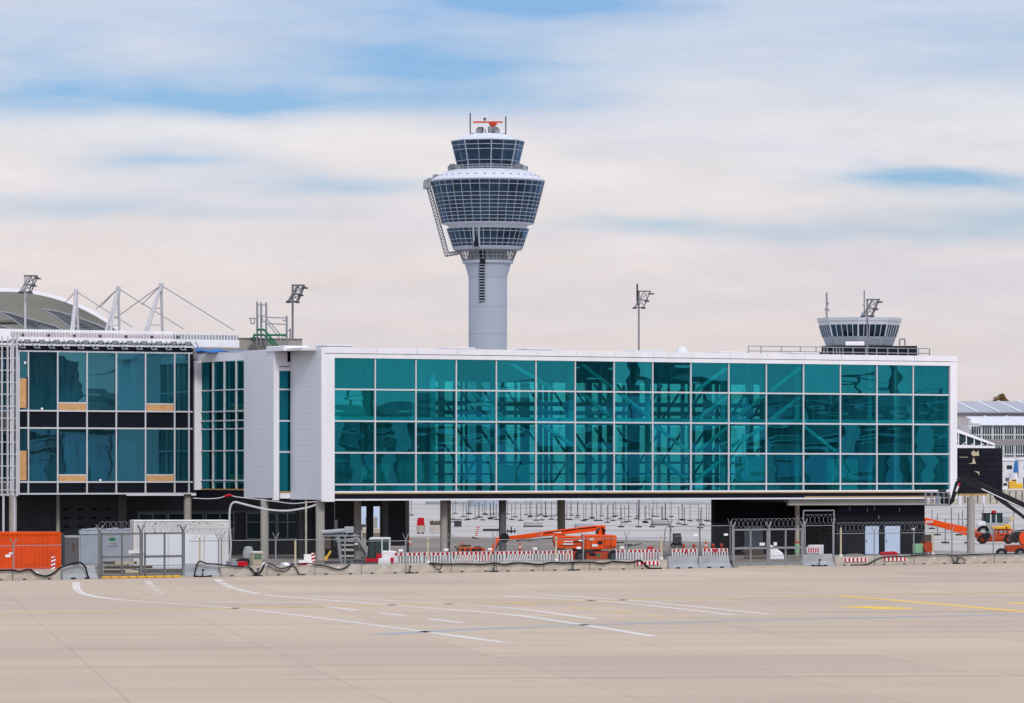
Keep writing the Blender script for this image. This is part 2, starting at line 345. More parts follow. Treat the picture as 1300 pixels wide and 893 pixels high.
# frame
b=MB(); b.bx(ul,ur,-.05,.9,15.78,16.22).bx(ul,ur,.0,.9,15.42,15.745).bx(ul,-.02,-.03,.9,4.46,15.42).bx(LU+.02,ur,-.03,.9,4.56,15.42)
b.bx(ul+.25,ul+.30,-.06,-.03,4.46,15.42)
b.build('outer_frame',M['white'],B,bevel=.02)
for i in range(1,NP,1):
    MB().bx(i*pw-.012,i*pw+.012,-.056,-.05,15.79,16.2).build('frame_joint',M['concgrey'],B)
b=MB(); b.bx(-.02,LU+.02,.0,.5,5.14,5.27).bx(0,LU,-.02,.3,4.55,4.67); b.build('sill_rail',M['white'],B)
b=MB(); b.bx(0,LU,.02,.4,5.05,5.14); b.bx(uw(1022,0),LU,.03,.4,4.70,4.78); b.build('timber_strip',M['ochre'],B)
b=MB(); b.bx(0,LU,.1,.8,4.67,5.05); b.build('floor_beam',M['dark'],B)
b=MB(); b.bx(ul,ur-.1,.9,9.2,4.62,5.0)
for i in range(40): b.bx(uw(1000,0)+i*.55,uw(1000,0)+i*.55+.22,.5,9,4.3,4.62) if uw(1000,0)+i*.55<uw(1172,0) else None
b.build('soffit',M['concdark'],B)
b=MB(); b.bx(uw(1000,.6),uw(1174,.6),.45,.8,4.05,4.55); b.build('soffit_edge_beam',M['conc'],B)
# mullions and transoms
for i in range(1,NP):
    m_=MB(); m_.bx(i*pw-.05,i*pw+.05,.10,.32,5.27,15.42); m_.build('mullion',M['alu'],B)
for z in ZR[1:5]:
    m_=MB(); m_.bx(.0,LU,.12,.30,z-.06,z+.06); m_.build('transom',M['alu'],B)
# panes
def pane_mesh(w,h):
    b=MB(); b.face([(-w/2,0,-h/2),(w/2,0,-h/2),(w/2,0,h/2),(-w/2,0,h/2)]); return b
rows=[(ZR[k],ZR[k+1]) for k in range(5)]
protos={}
def pane(parent,u0,u1,z0,z1,w,m,name='glass_pane',rot=0):
    key=(round(u1-u0,3),round(z1-z0,3),m.name)
    if key not in protos:
        o=pane_mesh(u1-u0,z1-z0).build(name,m,parent); protos[key]=o
    else:
        o=protos[key].copy(); C.objects.link(o); o.parent=parent; o.name=name
    o.location=((u0+u1)/2,w,(z0+z1)/2)
    rr=random.uniform(-.006,.006); o.rotation_euler=(random.uniform(-.004,.004),0,rot+rr)
    return o
for (zt,zb) in rows:
    for i in range(NP): pane(B,i*pw,(i+1)*pw,zb,zt,.21,M['teal'])
# interior
b=MB(); b.bx(.1,LU-.1,.30,9,10.5,10.98); b.build('upper_floor',M['white'],B)
b=MB(); b.bx(.1,LU-.1,.5,9,5.0,5.22); b.build('lower_floor',M['whitedim'],B)
b=MB(); b.bx(ul,ur-.05,.9,9.3,15.5,16.0); b.build('ceiling',M['whitedim'],B)
b=MB(); b.bx(ul-1.5,ur-.06,.9,9.4,16.0,16.2); b.build('roof',M['whitedim'],B)
b=MB(); b.bx(ur-.2,ur-.02,.9,9.2,4.62,16.0); b.build('end_wall',M['clad'],B)
# back wall: solid at both ends, glazed in the middle
uA,uB=uw(543,9),uw(965,9)
b=MB(); b.bx(0,uA,8.9,9.1,5.2,15.5); b.build('back_wall',M['conclight'],B)
b=MB(); b.bx(uB,LU,8.9,9.1,5.2,10.5).bx(uB,LU,8.9,9.1,10.5,15.5); b.build('back_wall',M['concdark'],B)
n_=44
for lo,hi in ((5.22,10.42),(10.78,15.5)):
    b=MB(); b.face([(uA,9,lo),(uB,9,lo),(uB,9,hi),(uA,9,hi)]); b.build('back_glazing',M['tealback'],B)
b=MB()
for i in range(n_+1):
    if i%3 and (i*7)%11 in (1,4,5,9): continue
    u=uA+(uB-uA)*(i+.35*math.sin(i*2.3))/n_; wd=(.10,.17,.30)[i%5%3] if i%3==0 else (.035,.055,.10)[i%4%3]
    b.bx(u-wd,u+wd,8.5,8.85,5.2,15.5)
b.build('back_posts',M['concdark'],B)['label']='dark steel posts along the far side of the bridge'
b=MB()
for z,h in ((12.0,.35),(11.3,.35),(13.9,.15),(7.4,.18),(6.5,.15)): b.bx(uA,uB+4,8.3,8.5,z,z+h)
b.build('back_beams',M['steeldk'],B)
b=MB()
for i in range(0,n_,3):
    u=uA+(uB-uA)*i/n_; e=(uB-uA)/n_*3; f=1 if i<n_*.55 else 0
    b.tube((u+e*(1-f),8.2,13.8),(u+e*f,8.2,11.0),.10,6); b.tube((u+e*(1-f)*1.0,8.2,10.3),(u+e*f,8.2,7.6),.09,6)
    if i%2: b.tube((u,8.1,5.4),(u+e,8.1,8.2),.08,6)
b.build('back_diagonal_steel',M['steeldk'],B)
b=MB(); b.bx(uA-.1,LU,8.86,8.95,13.95,15.5); b.build('back_upper_panel',M['concdark'],B)
# pale braces just behind the front glass
for x0,y0,x1,y1 in ((739,463,828,532),(738,499,777,531),(832,541,874,573),(886,573,923,543),(834,579,871,609),(884,609,918,583),(978,497,1019,465),(930,533,972,502),(978,533,1016,504),(930,566,972,541),(650,463,700,493),(600,499,640,531),(690,541,738,573),(1020,541,1060,573),(880,499,922,468),(884,532,926,502)):
    b=MB(); w=.45; u0,u1=uw(x0,w),uw(x1,w); b.tube((u0,w,zz(y0,u0,w)),(u1,w,zz(y1,u1,w)),.15,8); b.build('brace',M['white'],B)
for px,w,z0,z1,r in ((549,2.2,5.2,14.3,.24),(1055,.8,12.2,13.0,.05),(1057,.8,5.6,7.1,.05),(943,2.5,11,13.4,.06),(947,2.5,11,13.4,.06),(943,2.5,6.3,9.8,.06),(947,2.5,6.3,9.8,.06)):
    u=uw(px,w); b=MB(); b.tube((u,w,z0),(u,w,z1),r,10); b.build('interior_post',M['white'],B)
for i in range(8):
    u=2+i*7.0; b=MB(); b.tube((u,4.6,5.2),(u,4.6,15.5),.22,10); b.build('interior_column',M['whitedim'],B)
b=MB()
for u0,u1,z0,z1 in ((3.8,6.2,5.3,7.4),(7.0,9.6,5.3,7.6),(15.5,18.5,5.3,7.3),(37.5,40,5.3,8.0),(46,49,5.3,7.8),(1.0,4.6,11,13.2)): b.bx(u0,u1,3.2,3.5,z0,z1)
b.build('interior_partition',M['conclight'],B)
# end panels: thin boards
def boards(name, parent, u, w0, w1, z0, z1, m, step=.40):
    b=MB(); n=int((z1-z0)/step); h=(z1-z0)/n
    b.bx(u-.012,u+.22,w0,w1,z0,z1)
    for i in range(n): b.bx(u-.03,u-.012,w0,w1,z0+i*h+.006,z0+(i+1)*h-.006)
    return b.build(name,m,parent)
uC=ul+.02
boards('end_wall',B,uC-.25,.06,5.56,4.62,16.17,M['clad'])
b=MB(); b.bx(uC-.27,uC-.0,-.02,.06,4.5,16.2); b.build('corner_trim',M['white'],B)
uBp=-2.5
boards('end_wall',B,uBp,5.62,11.1,4.72,16.12,M['clad'])
# set-back glazed bay between the two end panels
w=5.57; e0,e1,e2=uBp-.02,uw(354.5,w),uC-.05
zt=zz(471,e1,w); zb=zz(624,e1,w)
b=MB(); b.bx(e0,e1,w,w+.3,4.55,16.05).bx(e1,e2,w+.02,w+.3,zt,zz(466,e1,w)); b.bx(e1,uw(365,w),w+.02,w+.3,zz(464,e1,w),16.0); b.bx(e1,e2,w+.04,w+.3,zz(459.5,e1,w),zz(465,e1,w)); b.build('bay_frame',M['white'],B)
b=MB(); b.bx(uw(365,w),e2,w+.1,w+.3,zz(459.4,e1,w),16.0); b.build('bay_opening',M['dark'],B)
b=MB(); b.bx(e1,e2,w+.0,w+.2,zb-.1,zb); b.build('bay_sill',M['ochre'],B)
b=MB(); b.bx(e1+.1,e2,w+.05,w+.2,zb-.55,zb-.12); b.build('bay_skirting',M['white'],B)
zs=[zt,zz(494.5,e1,w),zz(534.5,e1,w),zz(574,e1,w),zb]
for k in range(4): pane(B,e1,e2,zs[k+1],zs[k],w+.22,M['teal'])
b=MB()
for z in zs[1:4]: b.bx(e1,e2,w+.1,w+.25,z-.06,z+.06)
b.build('bay_transom',M['alu'],B)
b=MB(); b.bx(e1-.1,e2+.3,w+2.5,w+2.7,5,15.5); b.build('bay_inner_wall',M['dark'],B)
b=MB(); b.bx(e0-.1,uw(384,w-1),w-2.0,w+1.2,16.0,16.42); b.build('bay_roof_cap',M['white'],B,bevel=.05)
# link glazing (plane of constant u)
w0,w1=11.15,wu(247.5,uBp); wf=wu(255,uBp)
zt0,zb0=zz(454.5,uBp,w0),5.05
zA=15.46; zAb=zz(620.5,uBp,wf)
b=MB(); b.bx(uBp,uBp+.3,w0,w1,zA,16.10).bx(uBp-.55,uBp+.28,wf,wf+.5,zAb-.1,zA+.1); b.build('link_frame',M['white'],B)
b=MB(); b.bx(uBp,uBp+.2,w0,wf,zAb-.1,zAb); b.build('link_sill',M['ochre'],B)
b=MB(); b.bx(uBp+.1,uBp+.5,w0,w1,zAb-.65,zAb-.1); b.build('link_beam',M['dark'],B)
ws=[wu(p,uBp) for p in (310.5,299.5,284.5,270,255)]
zls=[zA]+[zz(y,uBp,wu(280,uBp)) for y in (495.5,522.5,534.3,544.8,572.5,610)]+[zAb]
b=MB()
for v in ws[1:4]: b.bx(uBp-.02,uBp+.1,v-.09,v+.09,zAb,zA)
b.build('link_mullion',M['alu'],B)
b=MB()
for z in zls[1:-1]: b.bx(uBp-.01,uBp+.1,w0,wf,z-.045,z+.045)
b.build('link_transom',M['alu'],B)
for i in range(4):
    p_=pane(B,0,ws[i+1]-ws[i],zAb,zA,0,M['teallink']); p_.location=(uBp+.08,(ws[i]+ws[i+1])/2,(zA+zAb)/2); p_.rotation_euler=(0,0,-R(90)+random.uniform(-.006,.006))
b=MB(); b.bx(uBp+.3,uBp+6,w0+.1,w1,10.35,10.75).bx(uBp+.3,uBp+6,w0,w1,5,5.2); b.build('link_floor',M['whitedim'],B)
b=MB(); b.bx(uBp+6,uBp+6.2,w0,w1,5,15.6).bx(uBp+.3,uBp+6,w1-.3,w1-.1,5,15.6); b.build('link_inner_wall',M['conc'],B)
b=MB(); b.bx(uBp,uBp+9,w,w1,16.12,16.2); b.build('link_roof',M['whitedim'],B)
b=MB(); b.bx(uBp+2.5,uBp+2.7,w0+3.0,w0+5.0,8.0,9.2).bx(uBp+1.6,uBp+1.75,w0+2.6,w0+2.75,5.2,9.0).bx(uBp+3,uBp+3.2,w0+1.2,w0+6.5,13.2,14.0).bx(uBp+2.6,uBp+2.8,w0+1.5,w0+6.0,5.2,7.2); b.build('link_fittings',M['conclight'],B)
# roof lights
for px0,px1,yy,w in ((415,450,437.5,1.6),(567,604,441,2.5),(668,705,442,2.5),(805,842,444.8,2.5),(912,948,446.3,2.5),(1006,1041,447.2,2.5)):
    u0,u1=uw(px0,w),uw(px1,w); b=MB(); z=zz(yy,u0,w); b.bx(u0+.1,u1-.1,w+.1,w+2.1,16.2,z-.12).bx(u0,u1,w,w+2.2,z-.12,z); b.build('roof_light',M['whitedim'],B,bevel=.04)
b=MB(); u=uw(866,3); b.lathe([(.5,16.2),(.5,16.35),(.42,16.55),(.25,16.72),(.02,16.8)],16,c=(u,3)); b.build('roof_dome',M['whitedim'],B,smooth=True)
# roof guard rail at the right
w=6.0; b=MB(); z0,z1=16.2,zz(441.2,uw(1065,w),w)
for px in (950,966,992,1016,1036,1046,1050,1058,1062,1066,1070,1083,1099,1113,1127,1140,1153,1166,1180):
    u=uw(px,w); b.tube((u,w,z0),(u,w,z1),.045,6)
for z in (z1,(z0+z1)/2): b.tube((uw(950,w),w,z),(uw(1180,w),w,z),.04,6)
b.build('roof_guard_rail',M['steel'],B)
# columns of the bridge
for px,wd,w,m in ((336,10.5,7.5,'conc'),(384,10,11,'concdark'),(406.5,11.5,1.2,'conc'),(454,9.5,5.5,'conc'),(489,8.5,6,'concdark'),(517,5.5,14,'conc'),(563.5,9.5,2,'conc'),(570,5,8.7,'conclight'),(638,9.5,1.6,'concdark'),(712.5,10,7.2,'conc'),(1012,6,3,'conclight'),(1232.5,10,2.5,'conc')):
    u=uw(px,w); r=wd/F*dep(u,w)/2; b=MB(); b.tube((u,w,0),(u,w,4.66),r,20); b.build('column',M[m],B,smooth=True)
# unfinished dark stub at the right end
w=2.6; u0,u1=uw(1217.5,w),uw(1272.5,w); z0,z1=zz(627,u0,w),zz(569,u0,w)
b=MB(); b.bx(u0,u1,w,w+8,z0,z1)
for k in range(7): b.bx(u0,u1,w-.03,w,z0+.45+k*.46,z0+.47+k*.46)
b.build('stub_wall',M['black'],B)['label']='black wrapped unfinished wall at the right end of the bridge'
b=MB(); b.bx(u0,u1-1.5,w-.02,w+7.9,z0-.16,z0); b.build('stub_floor_edge',M['ochre'],B)
b=MB()
def pp(px,py): u=uw(px,w-.04); return (u,zz(py,u,w-.04))
b.prism([pp(1233,575),pp(1236,572),pp(1239,575),pp(1242,572),pp(1243,579),pp(1234,579)],w-.06,w-.03)
b.prism([pp(1229,589),pp(1234,588),pp(1236,580),pp(1238.5,588),pp(1239,589)],w-.06,w-.03)
b.prism([pp(1236,598.5),pp(1243,599),pp(1243,604),pp(1241,600.5)],w-.06,w-.03); b.bx(pp(1218,0)[0],pp(1229,0)[0],w-.05,w-.03,pp(0,578.7)[1],pp(0,578)[1])
b.build('torn_foil_patches',M['wood'],B)
b=MB()
for y0,y1 in ((572,579),(590,599),(609,619)): b.bx(u1,u1+.18,w+.1,w+.4,zz(y1,u1,w),zz(y0,u1,w))
b.build('bracket',M['conclight'],B)
# white hand rail on the stub
b=MB()
for i in range(14): b.tube((u0+i*.26,w+.3,z1),(u0+i*.26,w+.3,z1+.18),.03,5)
b.build('stub_edge_strip',M['white'],B)
# ground-floor rooms under the bridge
w=1.6
K=thing('black_utility_room','black clad ground floor room with two pale blue doors under the right end of the bridge','utility room',loc(uw(1062,w),w),TH)
W1=uw(1174,w)-uw(1062,w)
b=MB(); b.bx(0,W1,0,6.8,0,4.28)
for k in range(8): b.bx(0,W1,-.02,0,.3+k*.5,.315+k*.5)
b.build('wall',M['black'],K)
for p0,p1 in ((1098,1115),(1123,1142)):
    d0,d1=uw(p0,w)-uw(1062,w),uw(p1,w)-uw(1062,w)
    f=MB(); f.bx(d0,d1,-.07,-.02,.05,2.32); dd=f.build('door',M['paleblue'],K)
    f=MB(); f.bx(d0+.08,d0+.14,-.11,-.07,1.0,1.2); f.build('handle',M['steeldk'],dd)
b=MB(); d=uw(1157,w)-uw(1062,w); b.bx(d,d+.28,-.06,-.02,2.0,2.13); b.build('sign_plate',M['white'],K)
b=MB()
for x,z in ((1.2,3.6),(2.9,3.5),(3.6,3.6),(4.0,2.9),(6.0,3.5)): b.bx(x,x+.05,-.06,0,z,z+.3)
b.build('fixing_bracket',M['steel'],K)
w=7.5
K=thing('black_plant_room','dark recessed ground floor room with grey doors beneath the middle of the bridge','utility room',loc(uw(907.5,w),w),TH)
W1=uw(1062,w)-uw(907.5,w); X=lambda px: uw(px,w)-uw(907.5,w)
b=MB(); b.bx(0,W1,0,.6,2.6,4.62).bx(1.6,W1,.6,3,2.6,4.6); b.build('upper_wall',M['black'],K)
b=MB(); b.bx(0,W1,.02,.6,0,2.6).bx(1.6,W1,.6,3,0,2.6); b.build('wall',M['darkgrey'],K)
b=MB(); b.bx(X(945),X(968),-.04,.02,.1,2.3); b.build('door',M['silver'],K)
b=MB(); b.bx(X(1021),X(1058),-.03,.02,.0,3.0); b.build('roller_shutter',M['darkgrey'],K)
b=MB(); b.bx(X(1037),X(1041),-.3,0,3.9,4.0); b.build('lamp',M['white'],K)
w=9.4
K=thing('dark_bridge_core','dark grey ground floor core with pale blue openings beneath the left end of the bridge','utility room',loc(uw(411,w),w),TH)
X=lambda px: uw(px,w)-uw(411,w)
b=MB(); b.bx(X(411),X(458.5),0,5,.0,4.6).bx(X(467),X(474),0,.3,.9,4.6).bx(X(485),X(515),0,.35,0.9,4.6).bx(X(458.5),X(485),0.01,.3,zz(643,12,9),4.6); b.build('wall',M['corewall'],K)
b=MB(); b.tube((X(424),-.1,.9),(X(424),-.1,4.5),.03,6); b.tube((X(426),-.15,2.2),(X(426),-.15,3.0),.12,8); b.build('drain_pipe',M['whitedim'],K)
# ------------------------------------------------------------------ left terminal building (same heading), plane w = 19.3
WL=19.3
uL0,uL1=uw(-45,WL),uw(247,WL)
T=thing('pier_building','two storey terminal pier with dark bands and tall blue glass panes on the left','terminal',loc(uw(24,WL),WL),TH)
u24=uw(24,WL)
def X(px): return uw(px,WL)-u24
def Z(py): return zz(py,u24,WL)
zt,z1,z2,z3,z4=Z(445.7),Z(521.5),Z(543.5),Z(612.3),Z(627.2)
xa,xb=X(24),X(244.5)
b=MB(); b.bx(xa,xb,.1,.5,z2,z1).bx(xa,xb,.1,.5,z4,z3).bx(xa,xb,.15,.6,zt,Z(440)).bx(X(240),X(245.5),.05,.6,z4,Z(440)); b.build('spandrel_band',M['dark'],T)
mv=[X(p) for p in (24,36,73.3,110.5,147.7,184.8,221.8,240)]
b=MB()
for x in mv: b.bx(x-.055,x+.055,-.02,.1,z4,zt)
b.build('mullion',M['alu'],T)
b=MB()
for z in (zt,z1,z2,z3,z4): b.bx(xa-.2,xb,-.03,.1,z-.06,z+.06)
b.build('transom',M['alu'],T)
for (lo,hi) in ((z1,zt),(z3,z2)):
    for i in range(7): pane(T,mv[i],mv[i+1],lo,hi,.06,M['bluegl'])
# timber boarded vents
for i,(y0,y1) in ((2,(512,520.5)),(5,(512.5,520.5)),(2,(604,611.3)),(5,(604,611.3))):
    q=MB(); q.bx(mv[i]+.1,mv[i+1]-.1,-.01,.05,Z(y1),Z(y0)); pq=q.build('boarded_vent',M['ply'],T)
    q=MB(); q.bx(mv[i],mv[i+1],-.02,.05,Z(y0),Z(y0)+.1); q.build('frame',M['alu'],pq)
for y0,y1 in ((480.5,518),(572.5,610)):
    q=MB(); q.bx(mv[0]-.0,mv[1]-.1,-.01,.05,Z(y1),Z(y0)); pq=q.build('boarded_vent',M['ply'],T)
    q=MB(); q.bx(mv[1]-.16,mv[1]-.05,-.05,.05,Z(y1),Z(y0)+.1); q.build('frame',M['dark'],pq)
for px,py in ((31.5,460.5),(53,519),(127,610)):
    q=MB(); q.bx(X(px)-.09,X(px)+.09,-.06,-.0,Z(py)-.09,Z(py)+.09); q.build('sticker',M['white'],T)
# the pier's farther bay at the photo's edge
b=MB(); b.bx(X(-60),X(22),1.2,1.4,z4,zt+.2); b.build('side_wall',M['bluegl'],T)
b=MB()
for z in (zt,z1,z2,z3): b.bx(X(-60),X(22),1.0,1.2,z-.06,z+.06)
for p in (-40,-15,9): b.bx(X(p)-.05,X(p)+.05,1.0,1.2,z4,zt)
b.build('side_mullion',M['alu'],T)
# interior
b=MB(); b.bx(X(-60),xb,.6,14,z2+.1,z1-.1).bx(X(-60),xb,.6,14,z4,z3-.1).bx(X(-60),xb,.6,14,zt,zt+.3); b.build('floor_slab',M['concdark'],T)
b=MB(); b.bx(X(-60),xb,3.4,3.6,z4,zt); b.bx(mv[3]+.7,mv[3]+1.6,2,2.2,z1,zt-.3).bx(mv[4]+.4,mv[4]+2.2,1.2,1.3,z1,zt-.2).bx(mv[4]+.2,mv[4]+2.2,1.2,1.3,z3,z2).bx(mv[2]+1.4,mv[2]+2.2,1.8,2,z3,z2).bx(mv[3]+.1,mv[3]+1.3,1.5,1.6,z3,z2); b.build('inner_wall',M['whitedim'],T)
b=MB()
for k in range(5):
    b.bx(mv[5]+.3+k*.4,mv[5]+.45+k*.4,3,3.1,z3,z2)
b.build('inner_post',M['white'],T)
# roof edge, brackets, rail
zr=Z(432.5)
b=MB(); b.bx(X(-60),X(246),.3,26,Z(433.8),zr); b.build('roof',M['conc'],T)
b=MB(); b.bx(X(-60),X(246),-.05,.3,Z(437.5),Z(436.0)).bx(X(-60),X(246),-.5,-.42,Z(438.8),Z(437.8)); b.build('gutter_rail',M['white'],T)
b=MB(); b.bx(X(-60),X(245),-.0,.28,Z(445),Z(440)).bx(X(-60),X(245.5),.32,.6,Z(440),Z(433.9)); b.build('dark_edge_strip',M['dark'],T)  # upper strip: dark gap under the roof edge, its shade put into colour
for i in range(13):
    px=18+i*18.55; x=X(px)
    q=MB(); q.tube((x,-.1,zr+.1),(x+.28,-.75,Z(442.5)),.05,6).tube((x+.45,-.1,zr+.1),(x+.62,-.75,Z(442.5)),.05,6).tube((x+.2,-.75,Z(442)),(x+.68,-.75,Z(442)),.05,6).bx(x-.3,x+.0,-.15,.2,Z(435.5),Z(431))
    q.build('bracket',M['steel'],T)
b=MB(); zr0,zr1=Z(427),Z(415.6)
yR=4.0
for i in range(150):
    px=38+i*1.95; x=X(px)
    if px<(246 if i%2 else 330): b.bx(x-.032,x+.032,yR,yR+.05,zr-.2,zr1)
b.bx(X(-60),X(38),yR,yR+.1,zr-.2,zr1).bx(X(36),X(246),yR-.02,yR+.12,Z(419.5),zr1-.05).bx(X(36),X(330),yR-.02,yR+.12,zr-.2,Z(425.8))
b.build('parapet_balustrade',M['white'],T)
b=MB(); b.bx(X(36),X(246),yR+.3,yR+.4,Z(426),Z(421)); b.build('balustrade_back',M['orangedirty'],T)
b=MB(); b.bx(X(246),X(330),yR+.2,yR+.3,Z(425.5),Z(419.5)); b.build('glass_balustrade',M['concgrey'],T)
b=MB()
for i in range(7):
    x=X(53+33*i); b.bx(x-.1,x+.1,yR-.1,yR-.03,Z(424.5),Z(421.8))
b.build('rail_lamp',M['steeldk'],T)
b=MB(); b.bx(X(246),X(424),6,7,Z(450),wz(433,379)).bx(X(246),X(424),5.9,7.1,wz(433,379),wz(432,379)); b.build('concrete_parapet',M['conc'],T)
b=MB(); b.bx(X(246),X(330),6.02,20,z4,Z(446)); b.build('rear_block',M['concdark'],T)
# columns + ground floor
for px,wd,w,m in ((20,10,.6,'conclight'),(242,10,.6,'conc'),(92,5,3,'conc')):
    q=MB(); x=X(px); q.tube((x,w,0),(x,w,z4),wd/F*357/2,18); q.build('column',M[m],T,smooth=True)
G=M['darkgrey']
b=MB(); b.bx(X(-60),X(176),4.2,4.6,0,z4); b.build('ground_floor_wall',G,T)
b=MB()
for r_ in range(5):
    for c_ in range(9):
        x=X(110+c_*17.8) if c_<4 else None
        if x is not None: b.bx(x-.22,x+.22,4.17,4.2,.95+r_*.68,1.12+r_*.68)
b.build('wall_recess',M['dark'],T)
b=MB(); b.bx(X(176),X(186),4.0,4.6,0,z4); b.build('wall_pier',M['concdark'],T)
b=MB(); b.bx(X(186),X(446),5.2,5.6,0,z4-.2); b.build('rear_wall',M['darkgrey'],T)
b=MB(); b.bx(X(207),X(420),5.1,5.2,Z(653.5),Z(650)); b.build('rear_wall_string_course',M['concdark'],T)
for px0,px1 in ((208,245),(246,292),(294,331),(346,385),(386,412)):
    x0,x1=X(px0),X(px1); za,zc=Z(687),Z(654.5)
    q=MB(); q.bx(x0,x1,5.1,5.2,za-.12,za).bx(x0,x1,5.1,5.2,zc,zc+.1).bx(x0,x0+.1,5.1,5.2,za,zc).bx(x1-.1,x1,5.1,5.2,za,zc).bx((x0+x1)/2-.06,(x0+x1)/2+.06,5.1,5.2,za,zc).bx(x0,x1,5.12,5.2,Z(666)-.04,Z(666)+.04)
    wn=q.build('window',M['steel'],T)
    q=MB(); q.face([(x0,5.16,za),(x1,5.16,za),(x1,5.16,zc),(x0,5.16,zc)]); q.build('pane',M['cabinglass'],wn)
# blue tarpaulin on the link roof
tw=wu(252,uBp); b=MB()
pts=[]
for i in range(9):
    for j in range(5): pts.append((i*.5,j*.5,max(.0,.30*(1-i/9)*math.sin(j*.78))+.09*math.sin(i*1.7+j)))
b.v=pts
for i in range(8):
    for j in range(4): b.f.append([i*5+j,(i+1)*5+j,(i+1)*5+j+1,i*5+j+1]); b.m.append(0)
o=b.build('blue_tarpaulin',M['blue'],None,smooth=True); o.location=(wx(248,361),361,16.25); o.rotation_euler=(0,0,-R(55)*0)
sm=o.modifiers.new('thick','SOLIDIFY'); sm.thickness=.05; tag(o,'bright blue tarpaulin lying on the link roof beside the dark pier','tarpaulin')
# white scaffold tower at the left edge
s=357/F; S=thing('scaffold_tower','white pipe scaffold ladder climbing the left edge of the pier','scaffold',(wx(0,353),353,0),0)
b=MB(); q=353/F
for px in (2.5,10,16.5,21.5): b.tube((px*q,0,wz(630,353)),(px*q,0,wz(427,353)),.06 if px<15 else .1,8)
b.build('upright',M['whitepipe'],S)
b=MB()
for k in range(13):
    z=wz(440+k*15.2,353); b.tube((-1.2,0,z),(22*q,0,z),.04,6)
b.tube((-1.2,.3,wz(628.5,353)),(22*q,.3,wz(628.5,353)),.09,6); b.build('rung',M['whitepipe'],S)
b=MB(); b.bx(8*q,9.5*q,.3,.45,wz(627,353),wz(432,353)).bx(12.5*q,14.8*q,.2,.4,wz(628,353),wz(434,353)); b.build('cladding_strip',M['white'],S)
b=MB(); b.bx(7.6*q,8*q,.3,.45,wz(625,353),wz(440,353)).bx(14.8*q,15.3*q,.3,.45,wz(500,353),wz(450,353)); b.build('timber_lath',M['ply'],S)
for px in (4,18):
    b=MB(); b.tube((px*q,.2,0),(px*q,.2,wz(630,353)),.09,8); b.build('leg',M['whitepipe'],S)
# scaffold stair on the roof
D=371; q=D/F; S=thing('roof_scaffold','grey scaffold frame with green stair standing on the concrete roof','scaffold',(wx(325,D),D,wz(446,D)),0)
def P2(px,py,y=0): return ((px-325)*q,y,(446-py)*q)
b=MB()
for y in (0,1.2):
    for px,t in ((326,383),(331,384),(337.5,384),(363.5,401)): b.tube(P2(px,440,y),P2(px,t,y),.055,6)
    b.tube(P2(368,432,y),P2(368,417,y),.045,6)
b.build('standard',M['steel'],S)
b=MB()
for a in ((326,387,337.5,387.5),(326,401,337.5,401.5),(337.5,403,363.5,404),(337.5,411,363.5,412),(316,404.5,326,404.5),(318,404.5,318.5,411),(318.5,411,323,411),(323,411,323,404.5),(333,401,333,408.5),(333,408.5,337,408.5),(363.5,420,368,420),(359,407,363.5,407)): b.tube(P2(a[0],a[1]),P2(a[2],a[3]),.05,6)
b.build('ledger',M['steel'],S)
b=MB()
for a in ((338,404,356,425),(340,411,357,432),(356,432,359,427),(359,425,364,430)): b.tube(P2(a[0],a[1]),P2(a[2],a[3]),.045,6)
b.build('diagonal',M['steel'],S)
b=MB()
for y in (0,1.0):
    b.tube(P2(326,418.5,y),P2(335,418.5,y),.09,6); b.tube(P2(335,418.5,y),P2(352,439,y),.09,6); b.tube(P2(322,425,y),P2(335,425,y),.09,6); b.tube(P2(335,425,y),P2(347,439,y),.09,6); b.tube(P2(322,425,y),P2(322,432,y),.07,6)
for k in range(8): b.bx((336+k*2-325)*q,(337.5+k*2-325)*q,0,1,(446-425.5-k*2)*q,(446-425-k*2)*q)
b.tube(P2(338,425.5),P2(364,425.5),.1,6)
b.build('stair',M['green'],S)
b=MB(); b.bx(*[(x-325)*q for x in (318,328)],0,.8,(446-432)*q,(446-428.5)*q); b.build('base_block',M['steeldk'],S)
# ------------------------------------------------------------------ control tower
D=899.0; q=D/F; txc=wx(619.3,D)
def tz(py): return wz(py,D)
W=thing('control_tower','tall white airport control tower with dark glass drums under a red radar bar','control tower',(txc,D,0),0)
sh=24.4*q
b=MB(); b.lathe([(sh,0),(sh,tz(353))],40); b.build('shaft',M['towerwhite'],W,smooth=True)
b=MB()
for py in (353,390,424): b.lathe([(sh+.02,tz(py)-.06),(sh+.05,tz(py)),(sh+.02,tz(py)+.06)],40,cap=False)
b.build('shaft_joint',M['concgrey'],W)
b=MB(); b.lathe([(sh,tz(353)),(sh*1.0,tz(352.5)),(29.5*q,tz(335))],40); b.build('capital',M['towerwhite'],W,smooth=True)
b=MB(); b.lathe([(31.5*q,tz(335)),(32*q,tz(334.6)),(32*q,tz(331)),(31*q,tz(331))],40); b.build('gallery_floor',M['towerwhite'],W)
b=MB(); b.lathe([(24*q,tz(331)),(24*q,tz(316))],40); b.build('gallery_core',M['towerwhite'],W)
b=MB()
for i in range(36):
    t=2*math.pi*i/36; cx,sy=math.cos(t),math.sin(t)
    b.tube((31.5*q*cx,31.5*q*sy,tz(332)),(37*q*cx,37*q*sy,tz(318)),.11,5)
    if i%2==0: b.tube((24.3*q*cx,24.3*q*sy,tz(331)),(24.3*q*cx,24.3*q*sy,tz(317)),.08,5)
for k in range(3):
    rr=(32.5+k*1.8)*q; z=tz(329-k*4.5)
    b.lathe([(rr-.08,z-.06),(rr+.06,z-.06),(rr+.08,z+.06),(rr-.06,z+.06)],36,cap=False)
b.build('gallery_cage',M['steel'],W)
